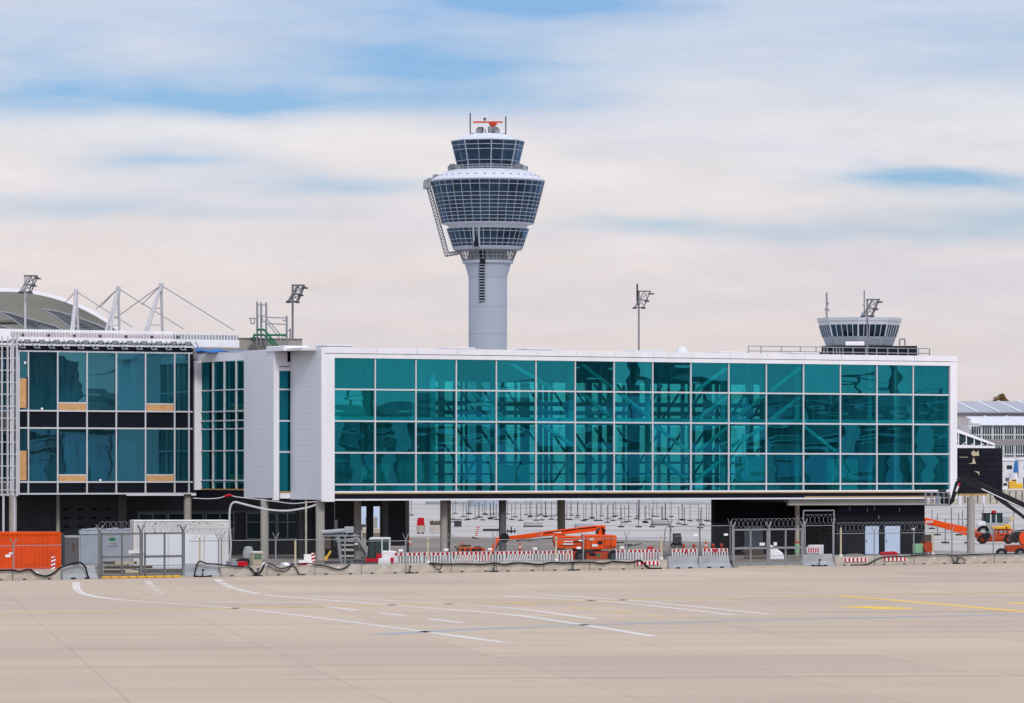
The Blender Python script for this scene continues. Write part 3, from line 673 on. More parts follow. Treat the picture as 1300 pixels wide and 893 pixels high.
# lower drum
def ring(prof_top, prof_bot, n, rowys, zt, zb, name, mname, ph=0, vw=.055, hw=.05):
    """mullion grid on a cone"""
    b=MB()
    for i in range(n):
        t=ph+2*math.pi*i/n
        b.tube((prof_top*math.cos(t),prof_top*math.sin(t),zt),(prof_bot*math.cos(t),prof_bot*math.sin(t),zb),vw,5)
    for py in rowys:
        z=tz(py); k=(z-zb)/(zt-zb); r=prof_bot+(prof_top-prof_bot)*k
        b.lathe([(r-.02,z-hw),(r+.08,z-hw),(r+.08,z+hw),(r-.02,z+hw)],max(n,36) if n>10 else n,ph=ph,cap=False)
    return b.build(name,M['towermull'],W)
rt,rb=52.3*q,44.5*q
b=MB(); b.lathe([(rb,tz(314.3)),(rt,tz(291))],36,cap=False); b.build('lower_drum_glass',M['towergl'],W)
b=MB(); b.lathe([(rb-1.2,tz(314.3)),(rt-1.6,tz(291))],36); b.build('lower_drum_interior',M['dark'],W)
ring(rt,rb,36,(291.2,295,305,310,314),tz(291),tz(314.3),'lower_drum_mullion','alu',ph=R(4))
b=MB(); b.lathe([(38*q,tz(318.5)),(43*q,tz(318)),(44.6*q,tz(315.5)),(44.6*q,tz(314.2)),(30*q,tz(314))],36); b.build('lower_drum_base_ring',M['towerwhite'],W)
b=MB(); b.lathe([(52*q,tz(291)),(50*q,tz(290.2)),(50*q,tz(287.3)),(57*q,tz(285.2)),(58.3*q,tz(284.4))],36); b.build('neck_ring',M['towercap'],W)
# main drum, slightly curved
prof=[(58*q,284.5),(62*q,270),(65.6*q,257),(69*q,243.5),(72.3*q,230.3)]
b=MB(); b.lathe([(r,tz(y)) for r,y in prof],36,ph=R(2),cap=False); b.build('main_drum_glass',M['towergl'],W)
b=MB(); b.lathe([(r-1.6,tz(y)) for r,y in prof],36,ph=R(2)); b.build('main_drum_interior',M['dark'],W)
b=MB()
for i in range(36):
    t=R(2)+2*math.pi*i/36
    b.path([((r+.03)*math.cos(t),(r+.03)*math.sin(t),tz(y)) for r,y in prof],.055,5)
def rad(y):
    for (r0,y0),(r1,y1) in zip(prof[:-1],prof[1:]):
        if y1<=y<=y0: return r0+(r1-r0)*(y0-y)/(y0-y1)
    return prof[-1][0]
for y in (231.7,237.2,247.4,252.1,257,261.8,266.6,271.3,276,280.4,284.4):
    r,z=rad(y),tz(y); b.lathe([(r-.02,z-.05),(r+.06,z-.05),(r+.06,z+.05),(r-.02,z+.05)],36,ph=R(2),cap=False)
b.build('main_drum_mullion',M['towermull'],W)
b=MB(); b.lathe([(rad(247)-.4,tz(247.3)),(rad(238)-.4,tz(237.4))],36,ph=R(2),cap=False); b.build('observation_blind',M['plaingl'],W)
b=MB(); b.lathe([(72.6*q,tz(231)),(72.9*q,tz(229.6)),(71*q,tz(228)),(52*q,tz(217.5)),(48*q,tz(216.8)),(30*q,tz(216.5))],36,ph=R(2)); b.build('drum_roof',M['towercap'],W,smooth=True)
b=MB()
for i in range(36):
    t=R(7)+2*math.pi*i/36; r=64.5*q; b.bx(r*math.cos(t)-.2,r*math.cos(t)+.2,r*math.sin(t)-.2,r*math.sin(t)+.2,tz(225.5),tz(223.8))
b.build('roof_vent',M['steel'],W)
b=MB()
for i in range(48):
    t=2*math.pi*i/48; r=50.5*q; b.tube((r*math.cos(t),r*math.sin(t),tz(217)),(r*math.cos(t),r*math.sin(t),tz(212)),.07,5)
for y in (212,214.4):
    z=tz(y); r=50.5*q; b.lathe([(r-.06,z-.06),(r+.06,z-.06),(r+.06,z+.06),(r-.06,z+.06)],48,cap=False)
b.build('terrace_rail',M['steel'],W)
# cab
rt,rb=46.5*q,37.5*q; ph=R(-84)
b=MB(); b.lathe([(rb,tz(216.5)),(rt,tz(179.6))],8,ph=ph,cap=False); b.build('cab_glass',M['towergl'],W)
b=MB()
for i in range(8):
    t=ph+2*math.pi*i/8; b.tube((rt*math.cos(t),rt*math.sin(t),tz(179.6)),(rb*math.cos(t),rb*math.sin(t),tz(216.5)),.13,6)
    t2=ph+2*math.pi*(i+.5)/8; k=math.cos(math.pi/8); b.tube((rt*k*math.cos(t2),rt*k*math.sin(t2),tz(179.6)),(rb*k*math.cos(t2),rb*k*math.sin(t2),tz(216.5)),.06,5)
for y in (180,185.5,191.4,205.2,210.8,214.4):
    z=tz(y); k=(216.5-y)/36.9; r=rb+(rt-rb)*k; b.lathe([(r-.02,z-.055),(r+.07,z-.055),(r+.07,z+.055),(r-.02,z+.055)],8,ph=ph,cap=False)
b.build('cab_mullion',M['towermull'],W)
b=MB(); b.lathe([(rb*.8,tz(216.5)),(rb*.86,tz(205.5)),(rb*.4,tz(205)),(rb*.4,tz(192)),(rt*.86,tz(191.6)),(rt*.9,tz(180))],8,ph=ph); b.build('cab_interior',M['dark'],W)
b=MB(); b.lathe([(rt+.1,tz(180)),(rt+.15,tz(179)),(rt*.82,tz(176.5)),(28*q,tz(172)),(26*q,tz(171)),(5*q,tz(170.6))],8,ph=ph); b.build('cab_roof',M['towercap'],W)
# roof aerials
b=MB(); b.tube((-22.3*q,-1,tz(172)),(-22.3*q,-1,tz(144)),.14,6).tube((22.8*q,-1,tz(172)),(22.8*q,-1,tz(148.5)),.14,6); b.build('mast_aerial',M['steeldk'],W)
b=MB(); b.tube((.5,0,tz(171)),(.5,0,tz(161)),.5,10)
for x in (-8,-4,4,8): b.tube((x*q,0,tz(171)),(x*q*.6,0,tz(164)),.1,5)
b.bx(-12*q,13*q,-.5,.5,tz(170.5),tz(169)); b.build('radar_pedestal',M['steel'],W)
for x in (-11,-8,11,9.5):
    b=MB(); b.lathe([(.1,-.25),(.5,-.12),(.8,.15),(.75,.2),(.45,-.05),(.1,-.15)],14); o=b.build('dish_aerial',M['steel'],W,smooth=True); o.location=(x*q,-.6,tz(166.5)); o.rotation_euler=(R(75),0,R(-40 if x<0 else 40))
b=MB(); b.bx(-18.6*q,18.8*q,-.45,.45,tz(156.2),tz(154.4)).tube((1,0,tz(161.5)),(1,0,tz(156)),.45,8,.85).bx(.2,1.8,-.4,.4,tz(158.6),tz(157.6)); b.build('radar_bar',M['radar'],W)
b=MB(); b.tube((-.6,0,tz(156)),(-.6,0,tz(149.5)),.12,6).bx(-.9,-.3,-.2,.2,tz(152),tz(150.3)); b.build('beacon',M['steeldk'],W)
b=MB(); b.bx(-21*q,-17*q,-2,-1,tz(171.5),tz(170)).bx(15*q,22*q,-2,-1,tz(171.8),tz(170.3)); b.build('roof_unit',M['steeldk'],W)
# terrace dishes
for x,y in ((-46,214),(-43,213.5),(-38,214.5),(40,213),(43,214)):
    b=MB(); b.lathe([(.1,-.2),(.4,-.13),(.62,.1),(.6,.13),(.35,-.06),(.1,-.13)],14); o=b.build('dish_aerial',M['steel'],W,smooth=True); o.location=(x*q,-25*q,tz(y)); o.rotation_euler=(R(70),0,R(30))
# window stair strip
b=MB(); b.bx(-10.6*q,-3.8*q,-sh-.12,-sh+1.5,tz(384),tz(318))
r0,r1=29.5*q+.14,sh+.14
b.face([(-10.6*q,-r1,tz(353)),(-3.8*q,-r1,tz(353)),(-3.8*q,-r0,tz(335)),(-10.6*q,-r0,tz(335))]); b.bx(-9.5*q,-3.0*q,-32.2*q,-30*q,tz(336),tz(330.5)); b.bx(-8*q,-3.2*q,-24.6*q,-23*q,tz(331),tz(317))
b.build('stair_window_strip',M['dark'],W)
b=MB()
for k in range(14):
    y_=383.2-k*3.5; rr=sh if y_>353 else sh+(29.5*q-sh)*(353-y_)/18; b.bx(-10.6*q,-3.8*q,-rr-.24,-rr,tz(y_),tz(y_-1))
b.build('strip_bar',M['towerwhite'],W)
b=MB(); r_=50*q; b.bx(-17.5*q,-11.5*q,-r_+.5,-r_+2,tz(315),tz(288.5)); b.build('drum_door_strip',M['dark'],W)
b=MB(); b.tube((-18.2*q,-51*q,tz(291)),(-17*q,-43.7*q,tz(315)),.22,6).tube((-11.2*q,-52*q,tz(291)),(-10.4*q,-44*q,tz(315)),.22,6); b.build('drum_door_post',M['towerwhite'],W)
# cleaning gantry at the left
b=MB(); b.bx(-82*q,-72*q,-2,2,tz(239.5),tz(232.5)).bx(-80*q,-66*q,-.5,.5,tz(231),tz(229)); b.build('gantry_cradle',M['steel'],W)
b=MB()
for x,y,r in ((-79,230.5,.35),(-74,229.5,.5),(-69,228.5,.55),(-66,226,.7)):
    b.tube((x*q,-.8,tz(y)),(x*q+.3,.9,tz(y)),r,10)
b.build('gantry_motor',M['steel'],W)
b=MB(); A0,A1=(-77,240),(-54,325.5); B0,B1=(-72.5,240),(-50,321)
def TP(p,y=0): return (p[0]*q,y,tz(p[1]))
for y in (-1,1):
    b.tube(TP(A0,y),TP(A1,y),.13,5); b.tube(TP(B0,y),TP(B1,y),.13,5)
    b.tube(TP(A1,y),TP((-37,322.5),y),.13,5); b.tube(TP(B1,y),TP((-37,319.5),y),.13,5)
N=20
for k in range(N):
    f0,f1=k/N,(k+1)/N
    pa=(A0[0]+(A1[0]-A0[0])*f0,A0[1]+(A1[1]-A0[1])*f0); pb=(B0[0]+(B1[0]-B0[0])*f1,B0[1]+(B1[1]-B0[1])*f1)
    pc=(A0[0]+(A1[0]-A0[0])*f1,A0[1]+(A1[1]-A0[1])*f1)
    b.tube(TP(pa,-1),TP(pb,-1),.08,4); b.tube(TP(pb,-1),TP(pc,-1),.08,4)
for k in range(4): b.tube(TP((-52+k*4,324.8),-1),TP((-50+k*4,320.5),-1),.08,4); b.tube(TP((-50+k*4,320.5),-1),TP((-48+k*4,324),-1),.08,4)
b.build('gantry_lattice',M['steel'],W)
b=MB(); b.tube((-77*q,0,tz(229)),(-60*q,0,tz(229.5)),.4,8); b.build('gantry_arm',M['steel'],W)
# ------------------------------------------------------------------ small apron tower
D=560.0; q=D/F; ax=wx(1091,D)
A=thing('apron_tower','low octagonal apron control tower with slanted dark windows behind the bridge roof','control tower',(ax,D,0),0)
rt,rb=54.5*q,46.5*q; z_=lambda y: wz(y,D); ph=R(-96)
b=MB(); b.lathe([(41*q,0),(41*q,z_(440)),(42.5*q,z_(439)),(46.5*q,z_(428.3))],8,ph=ph); b.build('base_wall',M['towerwhite'],A)
b=MB(); b.lathe([(46.5*q,z_(428.3)),(51*q,z_(413.2))],8,ph=ph,cap=False); b.build('cab_glass',M['towergl'],A)
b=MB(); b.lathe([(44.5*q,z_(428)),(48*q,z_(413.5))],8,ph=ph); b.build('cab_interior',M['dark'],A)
b=MB(); b.lathe([(51*q,z_(413.4)),(54.2*q,z_(405)),(54.4*q,z_(404.2)),(30*q,z_(402.6)),(2*q,z_(402.2))],8,ph=ph); b.build('roof_fascia',M['towercap'],A)
b=MB()
for i in range(8):
    for j in range(5):
        t0,t1=ph+2*math.pi*i/8,ph+2*math.pi*(i+1)/8; f=j/5
        def pt(r): return ((r*math.cos(t0)*(1-f)+r*math.cos(t1)*f),(r*math.sin(t0)*(1-f)+r*math.sin(t1)*f))
        a_,c_=pt(46.6*q),pt(51.1*q); b.tube((*a_,z_(428.3)),(*c_,z_(413.2)),.05 if j else .1,5)
b.build('cab_mullion',M['alu'],A)
b=MB(); b.lathe([(53.0*q,z_(409)),(53.1*q,z_(409)),(53.0*q,z_(408.5))],8,ph=ph,cap=False); b.build('fascia_joint',M['steel'],A)
b=MB(); b.tube((-41.5*q,0,z_(404)),(-41.5*q,0,z_(371.5)),.13,6)
for x,y in ((-39.5,386.5),(-43,394),(-39,394.5)): b.tube((-41.5*q,0,z_(y)),(x*q,0,z_(y)),.09,5); b.tube((x*q,0,z_(y+1)),(x*q,0,z_(y-2.5)),.09,5)
b.tube((6.3*q,0,z_(400)),(6.3*q,0,z_(369)),.1,6).tube((4*q,0,z_(388)),(6*q,0,z_(388)),.1,5); b.build('aerial',M['steel'],A)
b=MB(); b.lathe([(3*q,z_(402)),(3.3*q,z_(399)),(2.4*q,z_(396.5)),(.2*q,z_(395.6))],16,c=(5*q,0)); b.build('radome',M['towerwhite'],A,smooth=True)
b=MB(); b.bx(-52*q,68*q,-60*q,-58*q,z_(456),z_(441)); b.bx(-52*q,68*q,-58*q,40*q,0,z_(448)); b.build('base_block',M['black'],A)
b=MB()
for px in (47,53.5,14,22): b.tube((px*q,-50*q,z_(440)),(px*q,-50*q,z_(432)),.1,5)
for a,c in ((47,53.5),(14,22)): b.tube((a*q,-50*q,z_(432)),(c*q,-50*q,z_(432)),.1,5)
b.build('roof_ladder_hoop',M['steel'],A)
b=MB(); b.bx(-22*q,2*q,-58*q,-52*q,z_(441),z_(435.5)); b.build('roof_unit',M['white'],A,bevel=.1)
# ------------------------------------------------------------------ floodlight masts
def light_mast(px, ytop, D, label, whip=False, body='maststeel', k=1.0):
    q=D/F; L_=thing('floodlight_mast',label,'floodlight mast',(wx(px,D),D,0),0,'floodlight masts on the skyline'); zt=wz(ytop,D)
    b=MB(); b.tube((0,0,0),(0,0,zt-3*q),1.9*q*k,12,1.3*q*k).tube((0,0,zt-3*q),(0,0,zt),1.2*q,10); b.build('pole',M[body],L_,smooth=True)
    b=MB()
    def p(x,y,d=0): return (x*q,d,zt-y*q)
    for d in (-1.0,1.0):
        b.tube(p(7,1,d),p(-5,21,d),.075,5); b.tube(p(14.5,1,d),p(6.5,20.5,d),.075,5)
        for x0,x1,y in ((0,14.5,1),(-1,11,12),(-7.5,7.5,21.5)): b.tube(p(x0,y,d),p(x1,y,d),.055,5)
    for a in ((7,1,11,12),(14,2,1,12),(1,12,6.5,20.5),(11,12,-4,20)): b.tube(p(a[0],a[1]),p(a[2],a[3]),.045,5)
    for x,y in ((7,1),(-5,21),(14.5,1),(6.5,20.5),(11,12),(0,1)): b.tube(p(x,y,-1.05),p(x,y,1.05),.08,5)
    b.build('head_frame',M['maststeel'],L_)
    for x0,x1,y in ((13,19,3.8),(8,13.5,13.2),(3,8.5,22),(-8,-3,22)):
        b=MB(); b.bx(x0*q,x1*q,-1.3,1.3,zt-(y+1.0)*q,zt-y*q); b.build('floodlight',M['steeldk'],L_)
    if whip:
        b=MB(); b.tube((-2*q,0,zt-18*q),(-2*q,0,zt+8*q),.14,6); b.build('whip_aerial',M['steeldk'],L_)
light_mast(32,349.5,480,'white floodlight mast rising in front of the curved tent roof',body='whitepipe')
light_mast(371.5,361.5,430,'grey floodlight mast beside the roof scaffold')
light_mast(811,369,640,'slim floodlight mast with a whip aerial standing alone behind the bridge roof',True,k=.8)
light_mast(1101,379.5,520,'floodlight mast standing in front of the low apron tower',k=.8)
# ------------------------------------------------------------------ tent roof
D=560.0; q=D/F; cx,cz=wx(5,D),wz(604,D); Rr=238*q
TR=thing('tent_roof','huge white rimmed arched membrane roof with dark lattice openings behind the pier','roof',(cx,D,0),0)
def arc(r,n=60,a0=8,a1=172): return [(r*math.cos(R(a0+(a1-a0)*i/n)),cz+r*math.sin(R(a0+(a1-a0)*i/n))) for i in range(n+1)]
b=MB(); o_,i_=arc(Rr),arc(Rr-4.4*q)
for k in range(60):
    for y0,y1 in ((0,1.4),):
        p0,p1,p2,p3=o_[k],o_[k+1],i_[k+1],i_[k]
        b.prism([p0,p1,p2,p3][::-1],y0,y1)
b.build('rim',M['white'],TR)
b=MB(); st_=[]; NS=14
for s_ in range(NS+1):
    f=s_/NS; r=(Rr-4.4*q)*(1-.62*f**.9); st_.append([(x,.7+f*34,z) for x,z in arc(r,48)])
n0=0
for ring_ in st_: b.v+=ring_
for s_ in range(NS):
    for k in range(48):
        b.f.append([s_*49+k,s_*49+k+1,(s_+1)*49+k+1,(s_+1)*49+k]); b.m.append(0)
b.build('membrane',M['membrane'],TR,smooth=True)
b=MB()
for s_ in (3,6,9): b.path([(x,y-.3,z-.15) for x,y,z in st_[s_]],.14,5)
b.build('membrane_seam',M['concdark'],TR)
def lens(pts_hi, pts_lo, name):
    hi=[((x-5)*q,wz(y,D)) for x,y in pts_hi]; lo=[((x-5)*q,wz(y,D)) for x,y in pts_lo]
    b=MB(); b.prism((hi+lo[::-1]),.25,.45); o=b.build('lattice_opening',M['latticedark'],TR)
    b=MB()
    for l in (hi,lo): b.path([(x,.1,z) for x,z in l],.12,5)
    N=18
    def at(l,f):
        f*=len(l)-1; i=min(int(f),len(l)-2); f-=i; return (l[i][0]+(l[i+1][0]-l[i][0])*f,.15,l[i][1]+(l[i+1][1]-l[i][1])*f)
    for k in range(N):
        b.tube(at(hi,k/N),at(lo,(k+1)/N),.035,4); b.tube(at(lo,k/N),at(hi,(k+1)/N),.035,4)
    b.build('truss',M['steel'],o)
lens([(54,392.5),(75,396),(97,403),(120,411),(140,420)],[(54,393),(62,397.5),(72,403.5),(84,412),(94,420)],'a')
lens([(-2,396),(12,397.5),(26,402),(44,407),(70,414),(80,420)],[(-2,396.5),(8,401),(18,407),(30,416),(34,420)],'b')
lens([(-25,398),(-5,412),(16,418)],[(-25,399),(-20,412),(-10,420)],'c')
# ------------------------------------------------------------------ cable masts
def cable_mast(px, ytop, D, legs, label, cables):
    q=D/F; m_=thing('cable_mast',label,'mast',(wx(px,D),D,0),0,'raking cable masts of the tent roof'); zt=wz(ytop,D)
    def p(x,y,d=0): return ((x-px)*q,d,wz(y,D))
    for dx in legs:
        b=MB(); b.tube(p(px,ytop+2),p(px+dx,425,(-1.5 if dx<0 else 1.5)),.15,10); b.build('leg',M['whitepipe'],m_,smooth=True)
    b=MB(); b.tube((0,0,zt-.7),(0,0,zt+.15),.24,12); b.build('cap',M['whitepipe'],m_)
    b=MB()
    for f in (.45,.8):
        xs=[px+dx*f for dx in legs]; y=ytop+2+(423-ytop)*f; b.tube(p(min(xs),y),p(max(xs),y),.08,6)
    b.build('strut',M['whitepipe'],m_)
    for (x,y,d) in cables:
        b=MB(); b.tube(p(px,ytop+1),p(x,y,d),.05,5); b.build('cable',M['steel'],m_)
cable_mast(96.5,369,520,(-5,-2,1.5),'shortest raking white mast half hidden by the tent roof',[(60,377,20),(172,417,-5)])
cable_mast(150,365.5,480,(-15,-9,0),'middle raking white cable mast behind the pier balustrade',[(95,377,30),(100,384,20),(236,419,-4)])
cable_mast(204.5,361.5,470,(-20,-17,.5),'tallest raking white cable mast with a long stay to the right',[(103,388,40),(150,374,30),(300,421,-4)])
# ------------------------------------------------------------------ far terminal on the right
D=1150.0; q=D/F; x0=wx(1150,D)
FT=thing('far_terminal','distant white terminal with grey sloping roof panels and two window rows at right','terminal',(wx(1215,D),D,0),0)
def f_(px): return (px-1215)*q
def g_(py): return wz(py,D)
b=MB(); b.bx(f_(1150),f_(1345),0,60,0,g_(524)); b.build('main_wall',M['farwall'],FT)
b=MB(); b.prism([(0,0),(1,0)],0,1) if False else None
pts=[(f_(1150),-1,g_(524)),(f_(1345),-1,g_(524)),(f_(1345),38,g_(506.5)+0),(f_(1150),38,g_(506.5))]
b.face(pts); b.bx(f_(1150),f_(1345),-1.2,-.8,g_(524.5),g_(522.8)); b.build('main_roof',M['roofgrey'],FT)
b=MB()
for px in (1178,1205,1232,1260,1287,1313):
    b.tube((f_(px+8),-1.1,g_(523)),(f_(px),37.8,g_(506.4)),.22,5)
b.build('roof_rib',M['white'],FT)
# lower wing
b=MB(); b.bx(f_(1215),f_(1345),-30,0,0,g_(541)); b.build('wing_wall',M['whitedim'],FT)
b=MB(); b.face([(f_(1229),-31,g_(541.5)),(f_(1345),-31,g_(541.5)),(f_(1345),-3,g_(529)),(f_(1224),-3,g_(529))]); b.build('wing_roof',M['whitedim'],FT)
b=MB()
for px in (1248,1276,1304): b.tube((f_(px+5),-31.2,g_(541.4)),(f_(px),-3.2,g_(528.8)),.2,5)
b.build('wing_roof_rib',M['white'],FT)
for r0,r1 in ((543,558.5),(567,580.5)):
    for i in range(9):
        px=1218+i*13.6
        w_=MB(); xa,xb_=f_(px),f_(px+11.5)
        w_.bx(xa,xb_,-30.2,-30.05,g_(r1),g_(r0)); wo=w_.build('window',M['cabinglass'],FT)
        w_=MB()
        for k in range(5): w_.bx(xa+k*(xb_-xa)/4-.06,xa+k*(xb_-xa)/4+.06,-30.3,-30.2,g_(r1),g_(r0))
        w_.bx(xa,xb_,-30.32,-30.2,g_(r0+10.5)-.1,g_(r0+10.5)+.1); w_.build('frame',M['whitedim'],wo)
b=MB()
for k in range(12): b.bx(f_(1215),f_(1345),-30.25,-30.02,g_(559.5+k*.62)-.03,g_(559.5+k*.62)+.03)
b.build('louvre_band',M['farwall'],FT)
b=MB(); b.bx(f_(1205),f_(1235.5),45,60,g_(510),g_(497.5)); b.build('penthouse_wall',M['cabinglass'],FT)
b=MB()
for px in range(1206,1237,5): b.bx(f_(px)-.1,f_(px)+.1,44.8,45,g_(508),g_(497.5))
b.build('penthouse_mullion',M['white'],FT)
b=MB(); xs=(f_(1200),f_(1236.5)); zc=g_(497)
n=[(xs[0],44,zc),(xs[1],44,zc),(xs[1],62,zc),(xs[0],62,zc),(xs[0]+3,53,g_(486)),(f_(1222),53,g_(486))]
for fc in ((0,1,5,4),(1,2,5),(2,3,4,5),(3,0,4),(3,2,1,0)): b.face([n[i] for i in fc])
b.build('penthouse_roof',M['roofgrey'],FT)
b=MB(); b.bx(f_(1286),f_(1291),-12,-10,g_(537),g_(533.5)); b.build('roof_unit',M['steeldk'],FT)
b=MB(); b.prism([(f_(1213),g_(536.5)),(f_(1220),g_(534)),(f_(1226),g_(537)),(f_(1226),g_(540)),(f_(1213),g_(540))],-40,-33); b.build('roof_canopy',M['white'],FT)
# sloping white gangway
D=900.0; q=D/F
GW=thing('boarding_gangway','white glazed boarding gangway sloping down behind the black stub wall','gangway',(wx(1215,D),D,0),0)
def f2(px): return (px-1215)*q
def g2(py): return wz(py,D)
b=MB(); b.prism([(f2(1210),g2(543)),(f2(1263),g2(563.5)),(f2(1263),g2(566)),(f2(1210),g2(547.5))],0,4); b.build('roof',M['white'],GW)
b=MB(); b.prism([(f2(1210),g2(565)),(f2(1263),g2(566.8)),(f2(1263),g2(569.5)),(f2(1210),g2(569.5))],0,4); b.build('floor_beam',M['white'],GW)
b=MB(); b.prism([(f2(1210),g2(548)),(f2(1258),g2(565)),(f2(1210),g2(565))],.5,3.5); b.build('glazing',M['cabinglass'],GW)
b=MB()
for px in (1217,1227,1237,1246,1254):
    t=g2(546+(px-1210)*.38); b.bx(f2(px)-.1,f2(px)+.1,.2,.4,g2(566),t)
for px in (1210,1221,1232,1243): b.tube((f2(px),.2,g2(566)),(f2(px+6),.2,g2(559+ (px-1210)*.15)),.08,4)
b.build('lattice_frame',M['white'],GW)
b=MB()
for px in (1220,1250): b.tube((f2(px),2,0),(f2(px),2,g2(569)),.35,10)
b.build('support_post',M['whitedim'],GW)
# boarding bridge cabins beyond, blue cover
D=1080.0; q=D/F
for (px0,px1,y0,lab) in ((1273,1287,585,'white boarding bridge cabin with a grey window, left of the blue folded cover'),(1293,1312,584,'white boarding bridge cabin cut by the right edge of the photo')):
    c_=thing('boarding_cabin',lab,'boarding bridge',(wx(px0,D),D,0),0,'boarding bridge cabins by the far terminal'); w_=(px1-px0)*q
    b=MB(); b.bx(0,w_,0,4,wz(607,D),wz(y0,D)); b.build('body',M['whitedim'],c_,bevel=.15)
    b=MB(); b.bx(w_*.35,w_*.85,-.06,0,wz(596,D),wz(591,D)); b.build('window',M['cabinglass'],c_)
    b=MB(); b.bx(-w_*.05,w_*1.05,-.3,4.2,wz(y0,D),wz(y0,D)+.4); b.build('roof',M['white'],c_)
    b=MB(); b.tube((w_/2,2,0),(w_/2,2,wz(607,D)),.5,10); b.build('column',M['steel'],c_)
c_=thing('blue_column_cover','tall blue fabric cover on a white post between two boarding cabins','cover',(wx(1289.5,D-4),D-4,0),0)
b=MB(); b.prism([(-3.2*q,wz(600,D)),(3.2*q,wz(600,D)),(1.6*q,wz(585,D)),(-1.2*q,wz(585,D))],-.6,.6); b.build('fabric',M['blue'],c_)
b=MB(); b.tube((0,0,0),(0,0,wz(600,D)),.4,10); b.build('post',M['white'],c_)
# yellow tug
D=1040.0; q=D/F
c_=thing('yellow_tug','yellow apron tractor parked behind the far grey wall','tractor',(wx(1289,D),D,0),0)
b=MB(); b.bx(-8.5*q,8.5*q,-1.4,1.4,wz(634,D),wz(613.5,D)).bx(-8.5*q,0,-1.4,1.4,wz(613.5,D),wz(611,D)); b.build('body',M['yellow'],c_,bevel=.15)
b=MB(); b.bx(-5*q,1*q,-1.2,1.2,wz(613,D),wz(608.5,D)); b.build('cab',M['ply'],c_,bevel=.1)
b=MB(); b.bx(-4.2*q,.2*q,-1.25,-1.2,wz(612,D),wz(609.5,D)); b.build('cab_window',M['cabinglass'],c_)
for x in (-5.5,5.5):
    b=MB(); b.wheel(x*q,-1.4,.9,.9,.5); b.build('wheel',M['rubber'],c_)
c_=thing('white_service_van','small white service van beside the yellow apron tractor','van',(wx(1275.5,D),D,0),0)
b=MB(); b.prism([(-4*q,.5),(3.4*q,.5),(3.4*q,wz(612,D)),(-2.5*q,wz(612,D)),(-4*q,wz(620,D))],-1,1); b.build('body',M['redwhite'],c_,bevel=.1)
b=MB(); b.bx(-2.4*q,2.5*q,-1.04,-1.0,wz(617,D),wz(613.4,D)); b.build('window',M['cabinglass'],c_)
for x in (-2.5,2.2):
    b=MB(); b.wheel(x*q,-.9,.4,.4,.3); b.build('wheel',M['rubber'],c_)
# autumn tree
D=1400.0; q=D/F
c_=thing('autumn_tree','round autumn brown tree crown showing above the far terminal roof','tree',(wx(1270,D),D,0),0)
b=MB(); zt=wz(503,D)
b.path([(0,0,0),(.3,0,zt*.4),(0,.2,zt*.75),(.2,0,zt)],.45,8)
for k in range(9):
    a=k*.9; b.tube((0,0,zt*(.6+.03*k)),(2.2*math.cos(a),2.0*math.sin(a),zt*(.74+.03*k)),.16,5,.05)
b.build('trunk',M['bark'],c_)
b=MB(); rnd=random.Random(3)
for k in range(1500):
    t=rnd.uniform(0,2*math.pi); h=rnd.random(); cl=rnd.choice(((0,0,0,2.0),(1.5,.3,-.8,1.4),(-1.4,-.2,-.6,1.5),(.5,.8,.9,1.2),(-2.4,0,-1.8,1.2),(2.5,0,-1.9,1.2)))
    d=Vector((rnd.gauss(0,1),rnd.gauss(0,1),rnd.gauss(0,1))).normalized()*cl[3]*rnd.random()**.45
    p=Vector((cl[0],cl[1],zt-1.3+cl[2]))+d; s_=rnd.uniform(.12,.28)
    e=Vector((rnd.gauss(0,1),rnd.gauss(0,1),rnd.gauss(0,1))).normalized()*s_; f=Vector((rnd.gauss(0,1),rnd.gauss(0,1),rnd.gauss(0,1))).normalized()*s_
    b.face([p-e-f,p+e-f,p+e+f,p-e+f])
b.build('crown',M['leaf'],c_)
# ------------------------------------------------------------------ far blast wall
D=960.0
BW=thing('blast_wall','long low grey wall of panels with dark gaps across the far apron','wall',(wx(540,D),D,0),0)
q=D/F; x1=(1345-540)*q; h=(640.8-622.5)*q
b=MB(); b.bx(0,(1150-540)*q,0,.5,0,2.4*q+.2); b.bx((1150-540)*q,x1,0,.5,0,h); b.build('panel',M['conclight'],BW)
b=MB()
for k in range(26):
    px=1152+k*8.1; b.bx((px-540)*q-.12,(px-540)*q+.12,-.06,0,.3,h-.3)
b.build('panel_gap',M['concdark'],BW)
b=MB(); b.bx((1150-540)*q,x1,-.1,.6,h,h+.25); b.build('coping',M['whitedim'],BW)
b=MB(); b.bx(0,(1150-540)*q,-.05,.0,.05,.45).bx(0,(1150-540)*q,-.06,.0,.9,1.1); b.build('rail',M['silver'],BW)
